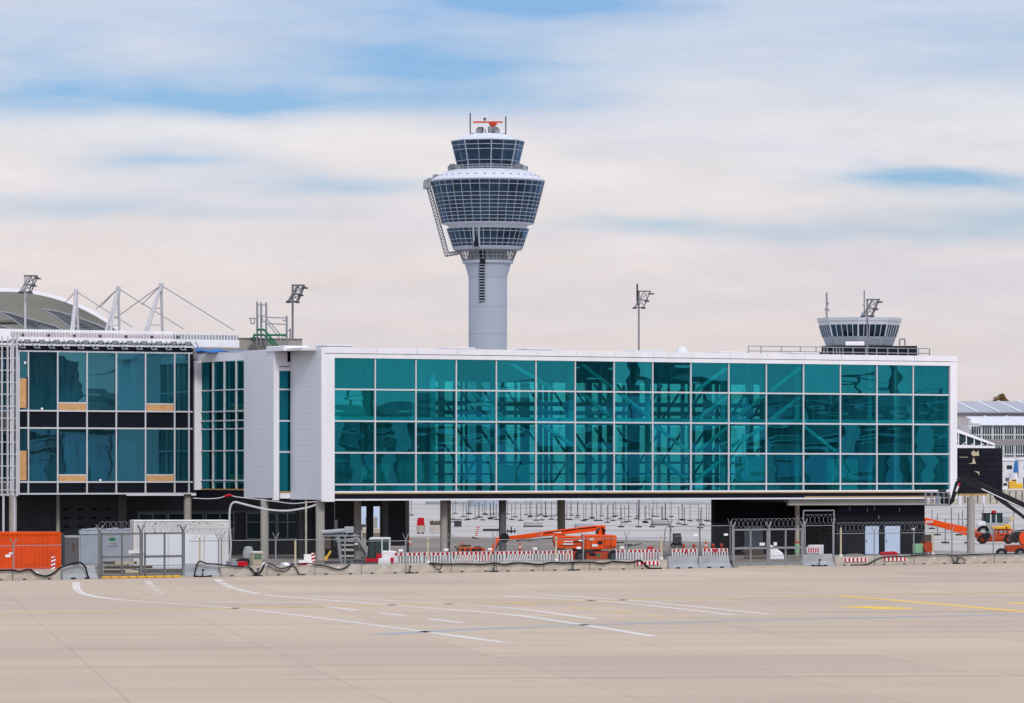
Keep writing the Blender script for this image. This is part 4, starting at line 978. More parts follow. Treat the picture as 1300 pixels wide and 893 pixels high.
# ------------------------------------------------------------------ mobile fence panels on the far apron
FENCES=[]
def mobile_fence(px, ybase, wpx, hgt, first=[None]):
    D=gD(ybase); q=D/F; at=(wx(px,D),D,0.012)
    lab=FL.pop(0)
    if first[0] is None:
        f=thing('mobile_fence',lab,'mobile fence',at,0,'mobile fences on the far apron'); 
        for x in (0,2.3):
            b=MB(); b.tube((x,0,.1),(x,0,2.3),.04,6); b.build('post',M['steeldk'],f)
            b=MB(); b.bx(x-.36,x+.36,-.12,.12,0,.14); b.build('foot',M['rubber'],f)
        b=MB()
        for z in (.35,1.3,2.25): b.tube((0,0,z),(2.3,0,z),.014,5)
        b.build('rail',M['steel'],f); first[0]=f; f.rotation_euler=(0,0,R(8)); return f
    return dup(first[0],at,R(random.uniform(-25,25)),lab)
side=['left','right']
spots=[(484,654.5),(492,656),(504,655),(578,652.5),(588,656.8),(597,653),(608.5,657.8),(617,654),(622,658.5),(630,660.5),(674,655.8),(682,656),(693,656.8),(700,660),(724,660.5),(733,658),(752,659),(757,661.8),(788,659.2),(798,663),(788.5,669.8),(820,664.5),(824,660),(828,669.8),(841,666),(845,660.2),(867,661.3),(869,667),(876,661.8),(889,671),(900,662.5),(575,660),(592,661),(603,659.5),(626,653.5),(654,657),(661,661.5),(668,654.5),(688,661),(707,655),(716,655.5),(741,662),(764,656),(771,664),(779,657),(810,656),(834,656.5),(1183,672),(1190,680),(1200,690),(1208,668),(1222,674),(1228,660),(1262,676)]
FL=[]
for i,(px,y) in enumerate(spots):
    if px<520: FL.append(['mobile fence with black feet farthest left beside the grey core','mobile fence left of the concrete pedestal','mobile fence just behind the white and red beacon'][i])
    else:
        near='second' if i%2 else 'first'
        if px<640: z_='between pale and dark columns'
        elif px<712: z_='right of the dark column'
        elif px<800: z_='above the orange lift turret'
        elif px<910: z_='left of the black plant room'
        else: z_='right of the utility room'
        FL.append('mobile fence on the pale apron '+z_)
seen={}
for i,l in enumerate(FL):
    seen[l]=seen.get(l,0)+1
ords=['leftmost','second from left','third from left','fourth from left','fifth from left','sixth from left','seventh from left','eighth from left','ninth from left','tenth from left','eleventh from left','twelfth from left','thirteenth from left','fourteenth from left','fifteenth from left','sixteenth from left','seventeenth from left','last']
cnt={}
order=sorted(range(len(FL)),key=lambda i:spots[i][0])
NL=list(FL)
for i in order:
    l=FL[i]
    if seen[l]>1:
        c=cnt.get(l,0); cnt[l]=c+1
        NL[i]=('rightmost' if c==seen[l]-1 else ords[c])+' '+l
FL=NL
for px,y in spots: mobile_fence(px,y,20,2.4)
# ------------------------------------------------------------------ concrete barriers on the apron edge
def seg(px0,px1,back=0.0):
    A,Bp=Vector((*bp(px0,back),0)),Vector((*bp(px1,back),0)); d=Bp-A
    return A,d.length,math.atan2(d.y,d.x)
LOW=[(-48,15.5,'low beige barrier below the orange container cut by the left photo edge'),
(17,77,'low beige barrier under the orange container with a black hose sagging over it'),
(281,338.5,'low beige barrier below the red crate, right of the white cabin'),
(339.5,399.5,'low beige barrier with tangled black cables in front of the two thick columns'),
(400.5,458.5,'low beige barrier below the grey pipe stack'),
(459.5,515,'low beige barrier in front of the red and white mini excavator'),
(516,572.5,'low beige barrier carrying a hanging cable loop below the pale column'),
(573.5,630,'low beige barrier below the basket of the orange boom lift'),
(631,690,'low beige barrier below the raised boom of the orange lift'),
(691,748,'low beige barrier in front of the front wheels of the orange lift'),
(749,805,'low beige barrier right of the orange lift wheels'),
(806,847,'low beige barrier with red striped board beside the grey barrier'),
(1061,1110,'low beige barrier with red striped board below the left pale blue door'),
(1111,1160,'low beige barrier with red striped board below the right pale blue door'),
(1161,1211,'low beige barrier below the rusty cable drum'),
(1212,1262,'low beige barrier at the foot of the lone right column'),
(1263,1318,'low beige barrier in front of the black boom lift at right edge')]
for a,c,lab in LOW:
    A,l,r=seg(a,c); o=thing('concrete_barrier',lab,'barrier',A,r,'low concrete barriers along the apron edge')
    b=MB(); hh=.64+random.uniform(-.015,.015)
    b.bx(0,l,0,.5,.09,hh*.96)
    for x0,x1 in ((0,l*.2),(l*.27,l*.73),(l*.8,l)): b.bx(x0,x1,.0,.5,0,.09)
    b.bx(.03,l-.03,.03,.47,hh*.96,hh)
    b.build('block',M['conclight'],o,bevel=.025)
    b=MB(); b.bx(l*.46,l*.54,-.012,0,.42,.48); b.build('label_plate',M['redwhite'],o)
for a,c,lab in ((80,124.5,'tall grey barrier left of the steel gate with a hose over its top'),(236,280,'tall grey barrier right of the steel gate in front of the white cabin'),
 (850,888,'tall grey barrier left of its twin before the warning lamps'),(888.7,929,'tall grey barrier touching the gate with a pink ribbon at its end'),(1021,1060,'tall grey barrier in front of the grey roller shutter')):
    A,l,r=seg(a,c); o=thing('jersey_barrier',lab,'barrier',A,r,'tall grey barriers beside the gates')
    b=MB(); t=.12; h=.86
    prof=[(-.02,0),(.62,0),(.60,.09),(.44,.34),(.40,h),(.20,h),(.16,.34),(0,.09)]
    n=len(prof)
    v0=[(0+.0,y,z) for y,z in prof]; 
    e=[.0 if z<.2 else t*(z/h) for y,z in prof]
    L0=[(e[i],prof[i][0],prof[i][1]) for i in range(n)]; L1=[(l-e[i],prof[i][0],prof[i][1]) for i in range(n)]
    b.face(L0); b.face(L1[::-1])
    for i in range(n):
        j=(i+1)%n; b.face([L0[i],L1[i],L1[j],L0[j]])
    b.build('block',M['concgrey'],o,bevel=.02)
    for x in (l*.22,l*.62): MB().bx(x,x+.35,-.05,.05,.0,.10).build('lifting_slot',M['dark'],o)
# ------------------------------------------------------------------ security fences and gates behind the barriers
def ypost(b, x, h, arm=True, r=.05, y=0):
    b.tube((x,y,0),(x,y,h),r,8)
    if arm:
        b.tube((x,y,h),(x-.32,y-.1,h+.42),r*.55,6); b.tube((x,y,h),(x+.32,y+.1,h+.42),r*.55,6)
def coil(b, x0, x1, z, rad, y=0, pitch=.42, r=.011):
    n=int((x1-x0)/pitch*10); b.path([(x0+(x1-x0)*i/n, y+rad*math.cos(i*.628), z+rad*math.sin(i*.628)) for i in range(n+1)], r, 4)
def fence(label, p0, p1, posts, ytop_px, hrail=None, mesh=True, wire=True, mat_='steel', back=.75, coilz=None):
    A,l,r=seg(p0,p1,back); o=thing('chain_link_fence',label,'fence',A,r,'chain link fences behind the barriers')
    xs=[]
    for p in posts:
        P=Vector((*bp(p,back),0)); xs.append((P-A).length if p>=p0 else -(P-A).length)
    h=hrail
    for x in xs:
        b=MB(); ypost(b,x,h); b.build('post',M[mat_],o)
        b=MB(); b.bx(x-.22,x+.22,-.2,.2,.0,.5); b.build('post_foot',M['steeldk'],o)
        if x>1.5 and not coilz: b=MB(); b.bx(x-.62,x-.25,-.05,-.03,h-.75,h-.6); b.build('sign_plate',M['white'],o)
    b=MB(); b.tube((0,0,h-.05),(l,0,h-.05),.03,6); b.tube((0,0,.7),(l,0,.7),.02,6)
    b.build('rail',M['steel'],o)
    b=MB(); b.face([(0,.03,.1),(l,.03,.1),(l,.03,h-.05),(0,.03,h-.05)]); b.build('wire_mesh',M['link'],o)
    if wire:
        b=MB()
        for s_ in (-.3,.3):
            for z in (h+.2,h+.4): b.tube((0,s_*(z-h)*.7*0,z),(l,0,z),.008,4)
        b.build('barbed_wire',M['steel'],o)
    if coilz:
        b=MB(); coil(b,coilz[0]*l,coilz[1]*l,h+.42,.34); b.build('razor_wire',M['steel'],o)
    return o
fence('chain link fence across the orange container face at the left edge',-40,78,(-30,17),0,2.18)
fence('chain link fence in front of the white cabin right of the steel gate',241,440,(277.5,281,350,438),0,2.35,wire=False,coilz=(0,.28))
fence('long chain link fence before the mini excavator and orange boom lift',441,848,(515,572.5,628,685,740.5,795.5),0,2.2,wire=False)
fence('tall chain link fence panel above the two joined grey barriers',850,928,(851,888.5,927),0,3.0,wire=False,mat_='gatesteel')
fence('chain link fence in front of the pale blue doors and right column',1061,1330,(1110,1160,1208.5,1261),0,2.35,wire=False,coilz=(0,.42))
fence('chain link fence panel before the grey roller shutter',1021,1058,(1022,1057.5),0,2.95,wire=False,coilz=(0.02,.98))
def gate(label, p0, p1, bars, h, m, heavy=(), plates=(), back=.55):
    A,l,r=seg(p0,p1,back); o=thing('steel_gate',label,'gate',A,r,'double leaf steel gates in the fence')
    X_=lambda p:(Vector((*bp(p,back),0))-A).length
    for p in heavy:
        b=MB(); ypost(b,X_(p),h+.05,True,.095); b.build('gate_post',M[m],o)
    mid=X_((p0+p1)/2+1)
    for x0,x1 in ((.1,mid-.06),(mid+.06,l-.1)):
        b=MB(); b.bx(x0,x1,-.04,.04,h-.12,h).bx(x0,x1,-.04,.04,1.27,1.42).bx(x0,x1,-.04,.04,.12,.24).bx(x0,x0+.1,-.04,.04,.1,h).bx(x1-.1,x1,-.04,.04,.1,h).bx((x0+x1)/2-.05,(x0+x1)/2+.05,-.04,.04,.1,h).bx(x0,x1,-.02,.02,.75,.79)
        lf=b.build('gate_leaf',M[m],o)
        b=MB(); b.face([(x0,.05,.15),(x1,.05,.15),(x1,.05,h),(x0,.05,h)]); b.build('wire_mesh',M['link'],lf)
    b=MB(); coil(b,.1,l-.1,h+.40,.32); b.build('razor_wire',M['steel'],o)
    for p,z,w_,hh,mm in plates:
        b=MB(); b.bx(X_(p)-w_/2,X_(p)+w_/2,-.07,-.045,z-hh/2,z+hh/2); b.build('sign_plate',M[mm],o)
    b=MB(); b.bx(.2,l-.2,-.45,.15,0,.10); b.build('threshold_kerb',M['wood' if h>2.6 else 'conc'],o)
gate('dark steel double gate between the grey cabin and the white cabin',126.5,236,(),2.88,'gatesteel',(126.5,179,232.5))
gate('pale steel double gate in front of the black plant room with sign plates',929.5,1019.5,(),2.72,'steel',(930.5,976,1019),((967,1.62,.5,.2,'redwhite'),(983.5,1.62,.3,.26,'redwhite')))
# yellow stones along the first gate
for i in range(9):
    p=134+i*11.2; P=bp(p,-.15); o=MB().bx(-.26,.26,-.15,.15,0,.14).build('kerb_stone',M['yellow'],None,bevel=.04); o.location=(*P,0); o.rotation_euler=(0,0,R(35))
    tag(o,('first','second','third','fourth','fifth','sixth','seventh','eighth','ninth')[i]+' faded yellow kerb block from the left under the dark gate','kerb block','yellow kerb blocks under the dark gate')
A,l,r=seg(1020,1060,3.0); o=thing('gantry_frame','tall thin steel portal frame around the grey roller shutter','frame',A,r)
b=MB(); b.tube((0,0,0),(0,0,3.95),.05,6).tube((l*.97,0,0),(l*.97,0,3.95),.05,6).tube((0,0,3.95),(l*.97,0,3.95),.05,6); b.build('portal',M['steel'],o)
# ------------------------------------------------------------------ timber stakes
for px,yt,lab in ((253.5,683,'pale timber stake standing in front of the white cabin'),(375,686,'pale timber stake between the two thick concrete columns'),(543.5,683,'pale timber stake left of the pale concrete column'),(706,681,'pale timber stake in front of the orange lift turret'),(839.5,680,'dark topped timber stake left of the tall grey barriers'),(1067.5,670,'tall pale timber stake at the corner of the black utility room'),(1184.5,677,'pale timber stake right of the rusty cable drum')):
    P=bp(px,.8); h=wz(yt,P[1]); o=thing('timber_stake',lab,'stake',(*P,0),0,'timber stakes behind the barriers')
    b=MB(); b.bx(-.06,.06,-.05,.05,0,h); b.build('stake',M['wood'],o)
    b=MB(); b.bx(-.12,.12,-.1,.1,.62,.80); b.build('clamp',M['redwhite'],o)
# ------------------------------------------------------------------ cables
def cable(label, pts, r=.045, m='rubber', front=-.16, name='black_hose'):
    P=[]
    for px,py in pts:
        D=Db(px)+front; P.append(Vector((wx(px,D),D,max(.05,wz(py,D)))))
    Q=[]
    for i in range(len(P)-1):
        p0=P[max(i-1,0)];p1=P[i];p2=P[i+1];p3=P[min(i+2,len(P)-1)]
        for k in range(8):
            t=k/8; Q.append(.5*((2*p1)+(-p0+p2)*t+(2*p0-5*p1+4*p2-p3)*t*t+(-p0+3*p1-3*p2+p3)*t**3))
    Q.append(P[-1]); b=MB(); b.path(Q,r*.75,6); o=b.build(name,M[m],None,smooth=True); tag(o,label,'hose','hoses and cables along the barriers'); return o
cable('thick black hose sagging under the orange container and over the grey barrier',[(-10,725),(12,724),(25,725.5),(38,723.5),(46,729),(58,731.5),(68,728),(76,721.5),(88,717),(101,714.5),(108,720),(111,730),(113,735)],.075)
cable('black hose crossing the grey barrier right of the dark gate',[(247,734),(248.5,722),(253,713),(262,715.5),(276,716.5),(290,718.5),(310,720)],.065)
cable('tangled black cable hanging in two loops beside the first thick column',[(310,720),(318,721),(325,729),(331,725),(337,715.5),(345,717),(356,722),(367,719.5),(372,716)],.05)
cable('thin black cable loop below the white sacks',[(314,718),(322,726),(330,727.5),(336,718)],.045)
cable('thin black cable sagging to the right of the first thick column',[(338,717),(350,724),(362,725.5),(370,719)],.04)
cable('black cable drooping from the red board between the two columns',[(371,717.5),(376,722),(380,729.5),(383,731)],.05)
cable('black cable running past the second thick column to the pipe stack',[(372,716.5),(390,715.5),(402,717.5),(415,719),(425,722.5),(435,722.5),(444,717)],.06)
cable('black cable looping below the red and white barrier boards',[(549,715.5),(552,720),(557,723.5),(560,720.5),(562,715.5)],.04)
cable('long black hose lying along the barrier tops under the orange lift',[(545,715.5),(565,716.3),(590,716),(612,716.6),(628,715),(640,716.8),(655,714.8),(670,715.5),(685,717),(700,714.3),(716,714.8),(735,713.8),(752,714),(765,715.5),(780,713.2),(800,714.2),(812,711.8),(818,716),(825,721.5),(840,722.7)],.075)
cable('black cable along the barriers below the pale blue doors',[(1080,718.3),(1098,718),(1108,713),(1117,708.5),(1128,707),(1150,706.3),(1165,705.5),(1190,704.5),(1215,705),(1240,704),(1270,703.2),(1310,702)],.055)
cable('dark cables dangling at the foot of the right thin post',[(1208,705),(1210,712),(1214,714.5),(1219,708),(1226,712)],.04)
# white conduits under the link
def conduit(label, pts, D, r, m='white', name='white_pipe', cat='pipe'):
    P=[Vector((wx(x,D),D,wz(y,D))) for x,y in pts]; Q=[]
    for i in range(len(P)-1):
        p0=P[max(i-1,0)];p1=P[i];p2=P[i+1];p3=P[min(i+2,len(P)-1)]
        for k in range(6):
            t=k/6; Q.append(.5*((2*p1)+(-p0+p2)*t+(2*p0-5*p1+4*p2-p3)*t*t+(-p0+3*p1-3*p2+p3)*t**3))
    Q.append(P[-1]); b=MB(); b.path(Q,r,8); return tag(b.build(name,M[m],None,smooth=True),label,cat)
conduit('thick white insulated pipe rising beside the white cabin and sagging to the right column',[(292,709),(293,690),(291.5,665),(292,646),(297,638),(308,640),(322,643.5),(340,647.3),(362,648.8),(378,647),(393,644),(401,641)],340,.075,'whitepipe')
conduit('thin pale cable slung under the link bay beside the red tape',[(245,632.5),(262,633.5),(278,632.5),(290,629),(300,631),(325,634),(350,637),(372,639.5),(390,638),(401,637)],341,.035,'whitepipe')
conduit('short strip of red tape on the slung pale cable',[(285,630.5),(291,628.6),(295,630)],340.8,.08,'red','red_tape','tape')
conduit('slim vertical steel conduit beside the second thick column',[(388.5,636),(388.5,706)],338,.07,'conclight','steel_conduit')
# ------------------------------------------------------------------ containers on the left
D=297.0; q=D/F
O=thing('orange_container','bright orange corrugated shipping container behind the left barriers','container',(wx(-60,D),D,0.01),R(12))
l=(74-(-60))*q/math.cos(R(12)); h=wz(676.2,D)
b=MB(); b.bx(0,l,.05,2.4,.1,h-.1)
n=int(l/.28)
for i in range(n):
    x=i*l/n; b.prism([(0,0)]*0 or [(x+.02,.22),(x+.16,.22),(x+.16,h-.16),(x+.02,h-.16)],-.02,.05)
b.build('wall',M['orangec'],O)
b=MB(); b.bx(-.02,l+.02,-.04,2.45,h-.16,h).bx(-.02,l+.02,-.04,2.45,0,.2).bx(l-.1,l+.03,-.05,2.45,0,h); b.build('frame',M['orangec'],O)
b=MB(); b.bx(l*.52,l*.56,-.05,-.02,1.35,1.48); b.build('label_plate',M['white'],O)
b=MB(); b.bx(l+.03,l+.3,.2,2.2,.1,h-.1); b.build('side_panel',M['steeldk'],O)
D=296.5; P=(wx(81.5,303),303,0)
O=thing('grey_mesh_cabinet','dark grey mesh sided cabinet between the orange container and the blue grey cabin','cabinet',(wx(79,304),304,0.01),R(10))
q=304/F; b=MB(); b.bx(0,22*q,0,1.3,.3,wz(683,304)); b.build('body',M['concdark'],O)
b=MB(); b.bx(-.03,22*q+.03,-.03,1.33,wz(683,304),wz(680.5,304)).bx(0,.08,-.05,0,.1,wz(683,304)).bx(21*q,22.3*q,-.05,0,.1,wz(683,304)); b.build('frame',M['concgrey'],O)
b=MB(); b.bx(13*q,15.5*q,-.05,-.02,wz(699,304),wz(690,304)); b.build('rust_patch',M['bark'],O)
D=318.0; q=D/F
O=thing('grey_site_cabin','blue grey ribbed site cabin with wrapped roof behind the dark gate','site cabin',(wx(103,D),D,0.01),R(8))
l=62*q; h=wz(673.5,D)
b=MB(); b.bx(0,l,.04,2.4,wz(717,D),h)
for i in range(24): b.bx(i*l/24+.02,i*l/24+.09,-.01,.04,wz(716,D),h-.3)
b.bx(0,.1,-.02,2.4,0,wz(717,D)).bx(l-.1,l,-.02,2.4,0,wz(717,D)).bx(l*.45,l*.5,-.02,2.4,0,wz(717,D)); b.build('wall',M['silver'],O)
b=MB(); b.bx(-.05,l+.05,-.06,2.5,h-.28,h)
for i in range(8): b.bx(i*l/8+.1,i*l/8+.5,-.1,2.4,h,h+.06+.04*(i%3))
b.build('roof_wrap',M['silver'],O)
b=MB(); b.bx(33*q,46*q,-.04,-.015,wz(694,D),wz(682,D)); sg=b.build('sign_plate',M['silver'],O)
b=MB(); b.lathe([(.01,-.01),(.26,-.01),(.26,.01),(.01,.01)],20); e=b.build('logo_oval',M['green'],sg); e.location=(39.5*q,-.055,wz(685,D)); e.rotation_euler=(R(90),0,0); e.scale=(1,.5,1)
b=MB()
for y in (690.5,692.5): b.bx(36*q,45*q,-.05,-.035,wz(y+.3,D),wz(y-.3,D))
b.build('text_line',M['steeldk'],sg)
D=304.0; q=D/F
O=thing('white_site_cabin','large white site cabin with peeling paint behind the dark gate','site cabin',(wx(169.5,D),D,0.01),R(10))
l=121.5*q; h=wz(661.3,D)
b=MB(); b.bx(0,l,.03,2.6,.25,h); b.build('wall',M['white_cont'],O,bevel=.03)
b=MB(); b.bx(.5,l*.36,0,.03,.35,h-.95).bx(l*.37,l*.52,0,.03,.35,h-.95).bx(l*.54,l*.73,0,.03,.35,h-.95).bx(l*.75,l-.5,0,.03,.35,h-.95); b.build('wall_panel',M['clad'],O)
b=MB(); b.bx(.06,.1,-.0,.03,.3,h).bx(0,l,-.01,2.65,h-.05,h+.02); b.build('trim',M['white'],O)
b=MB(); rnd=random.Random(11)
for k in range(46):
    x=rnd.uniform(.2,l-.3); z=h-.1-rnd.random()**1.5*.75; s_=rnd.uniform(.015,.05); b.bx(x,x+s_*2,.012,.03-.002,z,z+s_)
b.build('stain_spots',M['steeldk'],O)
b=MB(); b.bx(-.35,.75,-.12,-.02,wz(703,D),wz(699,D)); b.build('lilac_board',M['redwhite'],O)
b=MB(); b.bx(.2,l,0,2.5,0,.25); b.build('skid',M['concdark'],O)
# scrap timber between cabins
o=thing('scrap_timber_pile','heap of brown scrap timber on the ground between the two cabins','timber pile',(wx(128,300),302,0.01),R(6))
for k in range(9):
    b=MB(); z=.05+(k//3)*.28; x=(k%3)*.5; b.bx(x*.7,x*.7+rnd.uniform(1.4,2.6),k*.12,k*.12+.2,z,z+.18); q_=b.build('timber',M['wood' if k%3==1 else 'bark'],o); q_.rotation_euler=(0,0,rnd.uniform(-.15,.15))
# ------------------------------------------------------------------ orange boom lift (centre)
D=344.0; q=D/F
bx0=wx(745,D)
L=thing('orange_boom_lift','orange articulated boom lift with folded boom below the middle of the bridge','boom lift',(bx0,D,0.01),R(4))
def lp(px,py,y=0): return ((px-745)*q,y,wz(py,D))
def poly(*pts): return [((px-745)*q,wz(py,D)) for px,py in pts]
gz=.0
b=MB(); b.prism(poly((716,700),(773,700),(776,704),(771,711),(718,711),(714,706)),-.9,.9); b.build('chassis',M['orangedirty'],L,bevel=.05)
for px,y in ((735.5,-1.05),(777.5,-1.05),(712.5,.9),(757,.9)):
    b=MB(); b.wheel((px-745)*q,y,.43,.43,.36); wh=b.build('wheel',M['rubber'],L,smooth=True)
    b=MB(); b.tube(((px-745)*q,y-.14,.43),((px-745)*q,y+.14,.43),.25,16); b.build('rim',M['steeldk'],wh)
b=MB(); b.bx((756-745)*q,(761-745)*q,-.93,-.9,wz(707,D),wz(703.5,D)); b.build('green_label',M['green'],L)
b=MB(); b.bx((747-745)*q,(755-745)*q,-.93,-.9,wz(706,D),wz(702,D)); b.build('chassis_hole',M['dark'],L)
b=MB(); b.lathe([(1.1,wz(700,D)),(1.1,wz(697,D))],20); b.build('slew_ring',M['steeldk'],L)
b=MB(); b.prism(poly((701,683),(706,680),(737,681),(737,697),(705,696)),-1.1,1.1); b.build('hood',M['orange'],L,bevel=.06)
b=MB(); b.prism(poly((737.5,681),(741,679),(780,679.5),(781.5,682),(781,695),(776,697.5),(737.5,698)),-1.15,1.15); b.build('counterweight',M['orange'],L,bevel=.08)
for (x0,x1,y0,y1,m_) in ((714,726,687,688.2,'redwhite'),(713,726,690,691.6,'redwhite'),(726,737,687,688.3,'dark'),(733,737.5,685.5,688,'white'),(750,757,691,694,'redwhite'),(757,763,687,691,'dark'),(747,752,683,686,'redwhite')):
    b=MB(); b.bx((x0-745)*q,(x1-745)*q,-1.19,-1.155 if x0>737 else -1.105,wz(y1,D),wz(y0,D)); b.build('decal',M[m_],L)
b=MB(); b.prism(poly((757.5,680),(768.2,680),(768.2,667.2),(763,667)),-.35,.35); b.build('riser',M['orange'],L,bevel=.04)
b=MB()
for x in (742,748.5,766,774): b.bx((x-745)*q-.02,(x-745)*q+.02,-1.165,-1.152,wz(696,D),wz(681.5,D))
for y in (684,692.5): b.bx((707-745)*q,(736-745)*q,-1.115,-1.102,wz(y,D)-.02,wz(y,D)+.02)
for k in range(6): b.bx((768-745)*q+k*.12,(768-745)*q+k*.12+.06,-1.165,-1.152,wz(695.5,D),wz(693,D))
b.build('panel_seam',M['dark'],L)
b=MB()
for s_ in (0,.12,.24): b.path([lp(763,669.5,-.38),lp(768-s_*10,674+s_*8,-.5),lp(764,680+s_*4,-.6),lp(752,681,-.4)],.04,5)
b.path([lp(690,677,-.31),(lp(712,674.5,-.31)),lp(735,671.5,-.31),lp(757,669.5,-.31)],.035,5); b.build('hydraulic_hose',M['rubber'],L)
b=MB(); b.prism(poly((768.2,667),(755,667.4),(690,675),(642,681.5),(642.5,686.8),(690,681.5),(757,674.5),(760,673)),-.28,.28); b.build('boom',M['orange'],L,bevel=.04)
b=MB(); b.tube(lp(757,675,-.2),lp(761,671,-.2),.14,10); b.tube(lp(757,678,0),lp(762,668.5,0),.1,8); b.build('lift_cylinder',M['steeldk'],L)
b=MB(); b.bx((702-745)*q,(712-745)*q,-.3,-.29,wz(677,D),wz(675,D)); b.build('boom_label',M['redwhite'],L)
b=MB(); b.path([lp(655,687,-.3),lp(662,685.2,-.3),lp(672,686,-.3),lp(690,684,-.3),lp(702,683.5,-.3)],.06,6); b.build('boom_hose',M['rubber'],L)
b=MB(); b.tube(lp(640,683,-.4),lp(640,683,.4),.36,14); b.bx((634-745)*q,(643-745)*q,-.3,.3,wz(686,D),wz(681,D)); b.build('knuckle',M['blackpaint'],L)
b=MB(); b.prism(poly((629,683.5),(635,681.5),(637,685),(631.5,689),(622,713),(616,713),(625,692)),-.22,.22); b.build('jib',M['orange'],L,bevel=.03)
b=MB(); b.tube(lp(633,689,-.24),lp(622,710,-.24),.06,8); b.build('jib_cylinder',M['steeldk'],L)
b=MB()
for y in (-.45,.45):
    for px in (584,590,597,604,611,614): b.tube(lp(px,696,y),lp(px,714.5,y),.035,6)
    for py in (696,702,707,714): b.tube(lp(584,py,y),lp(614,py,y),.035,6)
b.bx((584-745)*q,(615-745)*q,-.45,.45,wz(715.5,D),wz(714,D)); b.prism(poly((606,694),(613,697),(616,713),(612,713),(608,703)),-.1,.1); b.build('basket',M['orange'],L)
b=MB(); b.prism(poly((599,697),(602,694),(609,693.5),(613,697),(612,704),(600,703)),-.4,.3); b.build('control_box',M['blackpaint'],L,bevel=.06)
# ------------------------------------------------------------------ right orange boom lift
D=428.0; q=D/F
L=thing('orange_boom_lift','orange boom lift behind the lone right column with lowered telescopic boom','boom lift',(wx(1262,D),D,0.01),0)
def lp(px,py,y=0): return ((px-1262)*q,y,wz(py,D))
def poly(*pts): return [((px-1262)*q,wz(py,D)) for px,py in pts]
b=MB(); b.prism(poly((1173,658.5),(1175,657.5),(1200,663.5),(1240,672),(1240,683),(1222,679),(1200,671.5),(1171.5,664.5)),-.3,.3); b.build('boom',M['orange'],L,bevel=.04)
b=MB(); b.bx((1175.5-1262)*q,(1184-1262)*q,-.33,-.3,wz(664,D),wz(661.5,D)); b.build('label_plate',M['redwhite'],L)
b=MB(); b.bx((1177-1262)*q,(1183-1262)*q,-.335,-.33,wz(663.2,D),wz(662.3,D)); b.build('label_text',M['dark'],L)
b=MB(); b.bx((1177-1262)*q,(1184-1262)*q,-.32,-.29,wz(667,D),wz(665,D)); b.build('red_reflector',M['red'],L)
b=MB(); b.prism(poly((1238,675),(1262,680),(1284,681),(1286,685),(1252,686),(1240,684)),-1,1); b.build('turret',M['orangedirty'],L,bevel=.06)
b=MB(); b.prism(poly((1241,682),(1284,682),(1284,688),(1241,688)),-.9,.9); b.build('chassis',M['orangedirty'],L,bevel=.05)
for px in (1246,1279):
    b=MB(); b.wheel((px-1262)*q,-1,.45,.45,.36); b.build('wheel',M['rubber'],L,smooth=True)
b=MB(); b.bx((1246-1262)*q,(1256-1262)*q,-1.02,-1,wz(684,D),wz(677,D)); b.build('dark_panel',M['dark'],L)
b=MB()
for px in (1263,1268,1274,1280,1284): b.tube(lp(px,672,-.6),lp(px,684,-.6),.06,6); b.tube(lp(px,672,.5),lp(px,684,.5),.06,6)
b.tube(lp(1262,672.5,-.6),lp(1285,672.5,-.6),.06,6); b.tube(lp(1262,678,-.6),lp(1285,678,-.6),.05,6); b.build('railing',M['orange'],L)
b=MB(); b.bx(-.3,1.2,-.9,.5,wz(672,D),wz(668,D)).bx(.9,1.5,-.9,.5,wz(672,D),wz(666,D)); b.build('yellow_hood',M['yellow'],L,bevel=.08)
# tractor with glass cab behind
D=470.0; q=D/F
L=thing('wheel_loader','white wheel loader with large glazed cab behind the right column','loader',(wx(1260,D),D,0.01),0)
def poly(*pts): return [((px-1260)*q,wz(py,D)) for px,py in pts]
b=MB(); b.prism(poly((1240,664),(1249,661),(1254,668),(1254,679),(1242,678)),-.9,.9); b.build('hood',M['whitedim'],L,bevel=.15)
b=MB(); b.prism(poly((1248,653),(1270,653),(1271,664),(1250,664)),-.8,.8); b.build('cab_glass',M['cabinglass'],L)
for a in ((1247.5,1249.5),(1256,1257.5),(1263,1264.2),(1269.8,1271.5)):
    b=MB(); b.bx((a[0]-1260)*q,(a[1]-1260)*q,-.84,.84,wz(665,D),wz(652.6,D)); b.build('cab_pillar',M['blackpaint' if a[0] in(1247.5,1269.8) else 'whitedim'],L)
b=MB(); b.bx((1247-1260)*q,(1272-1260)*q,-.9,.9,wz(653,D),wz(651.7,D)); b.build('cab_roof',M['blackpaint'],L)
b=MB(); b.bx((1259-1260)*q,(1264-1260)*q,-.3,.3,wz(651.7,D),wz(648.5,D)); b.build('beacon',M['red'],L)
b=MB(); b.bx((1249-1260)*q,(1275-1260)*q,-.9,.9,wz(680,D),wz(664,D)).bx((1271-1260)*q,(1280-1260)*q,-.8,.8,wz(668,D),wz(656,D)); b.build('body',M['concgrey'],L,bevel=.1)
b=MB(); b.tube(((1283.5-1260)*q,-.6,wz(659,D)),((1283.5-1260)*q,.6,wz(659,D)),.3,14); b.build('air_filter',M['wood'],L)
for px in (1247,1272):
    b=MB(); b.wheel((px-1260)*q,-.9,.62,.62,.5); b.build('wheel',M['rubber'],L,smooth=True)
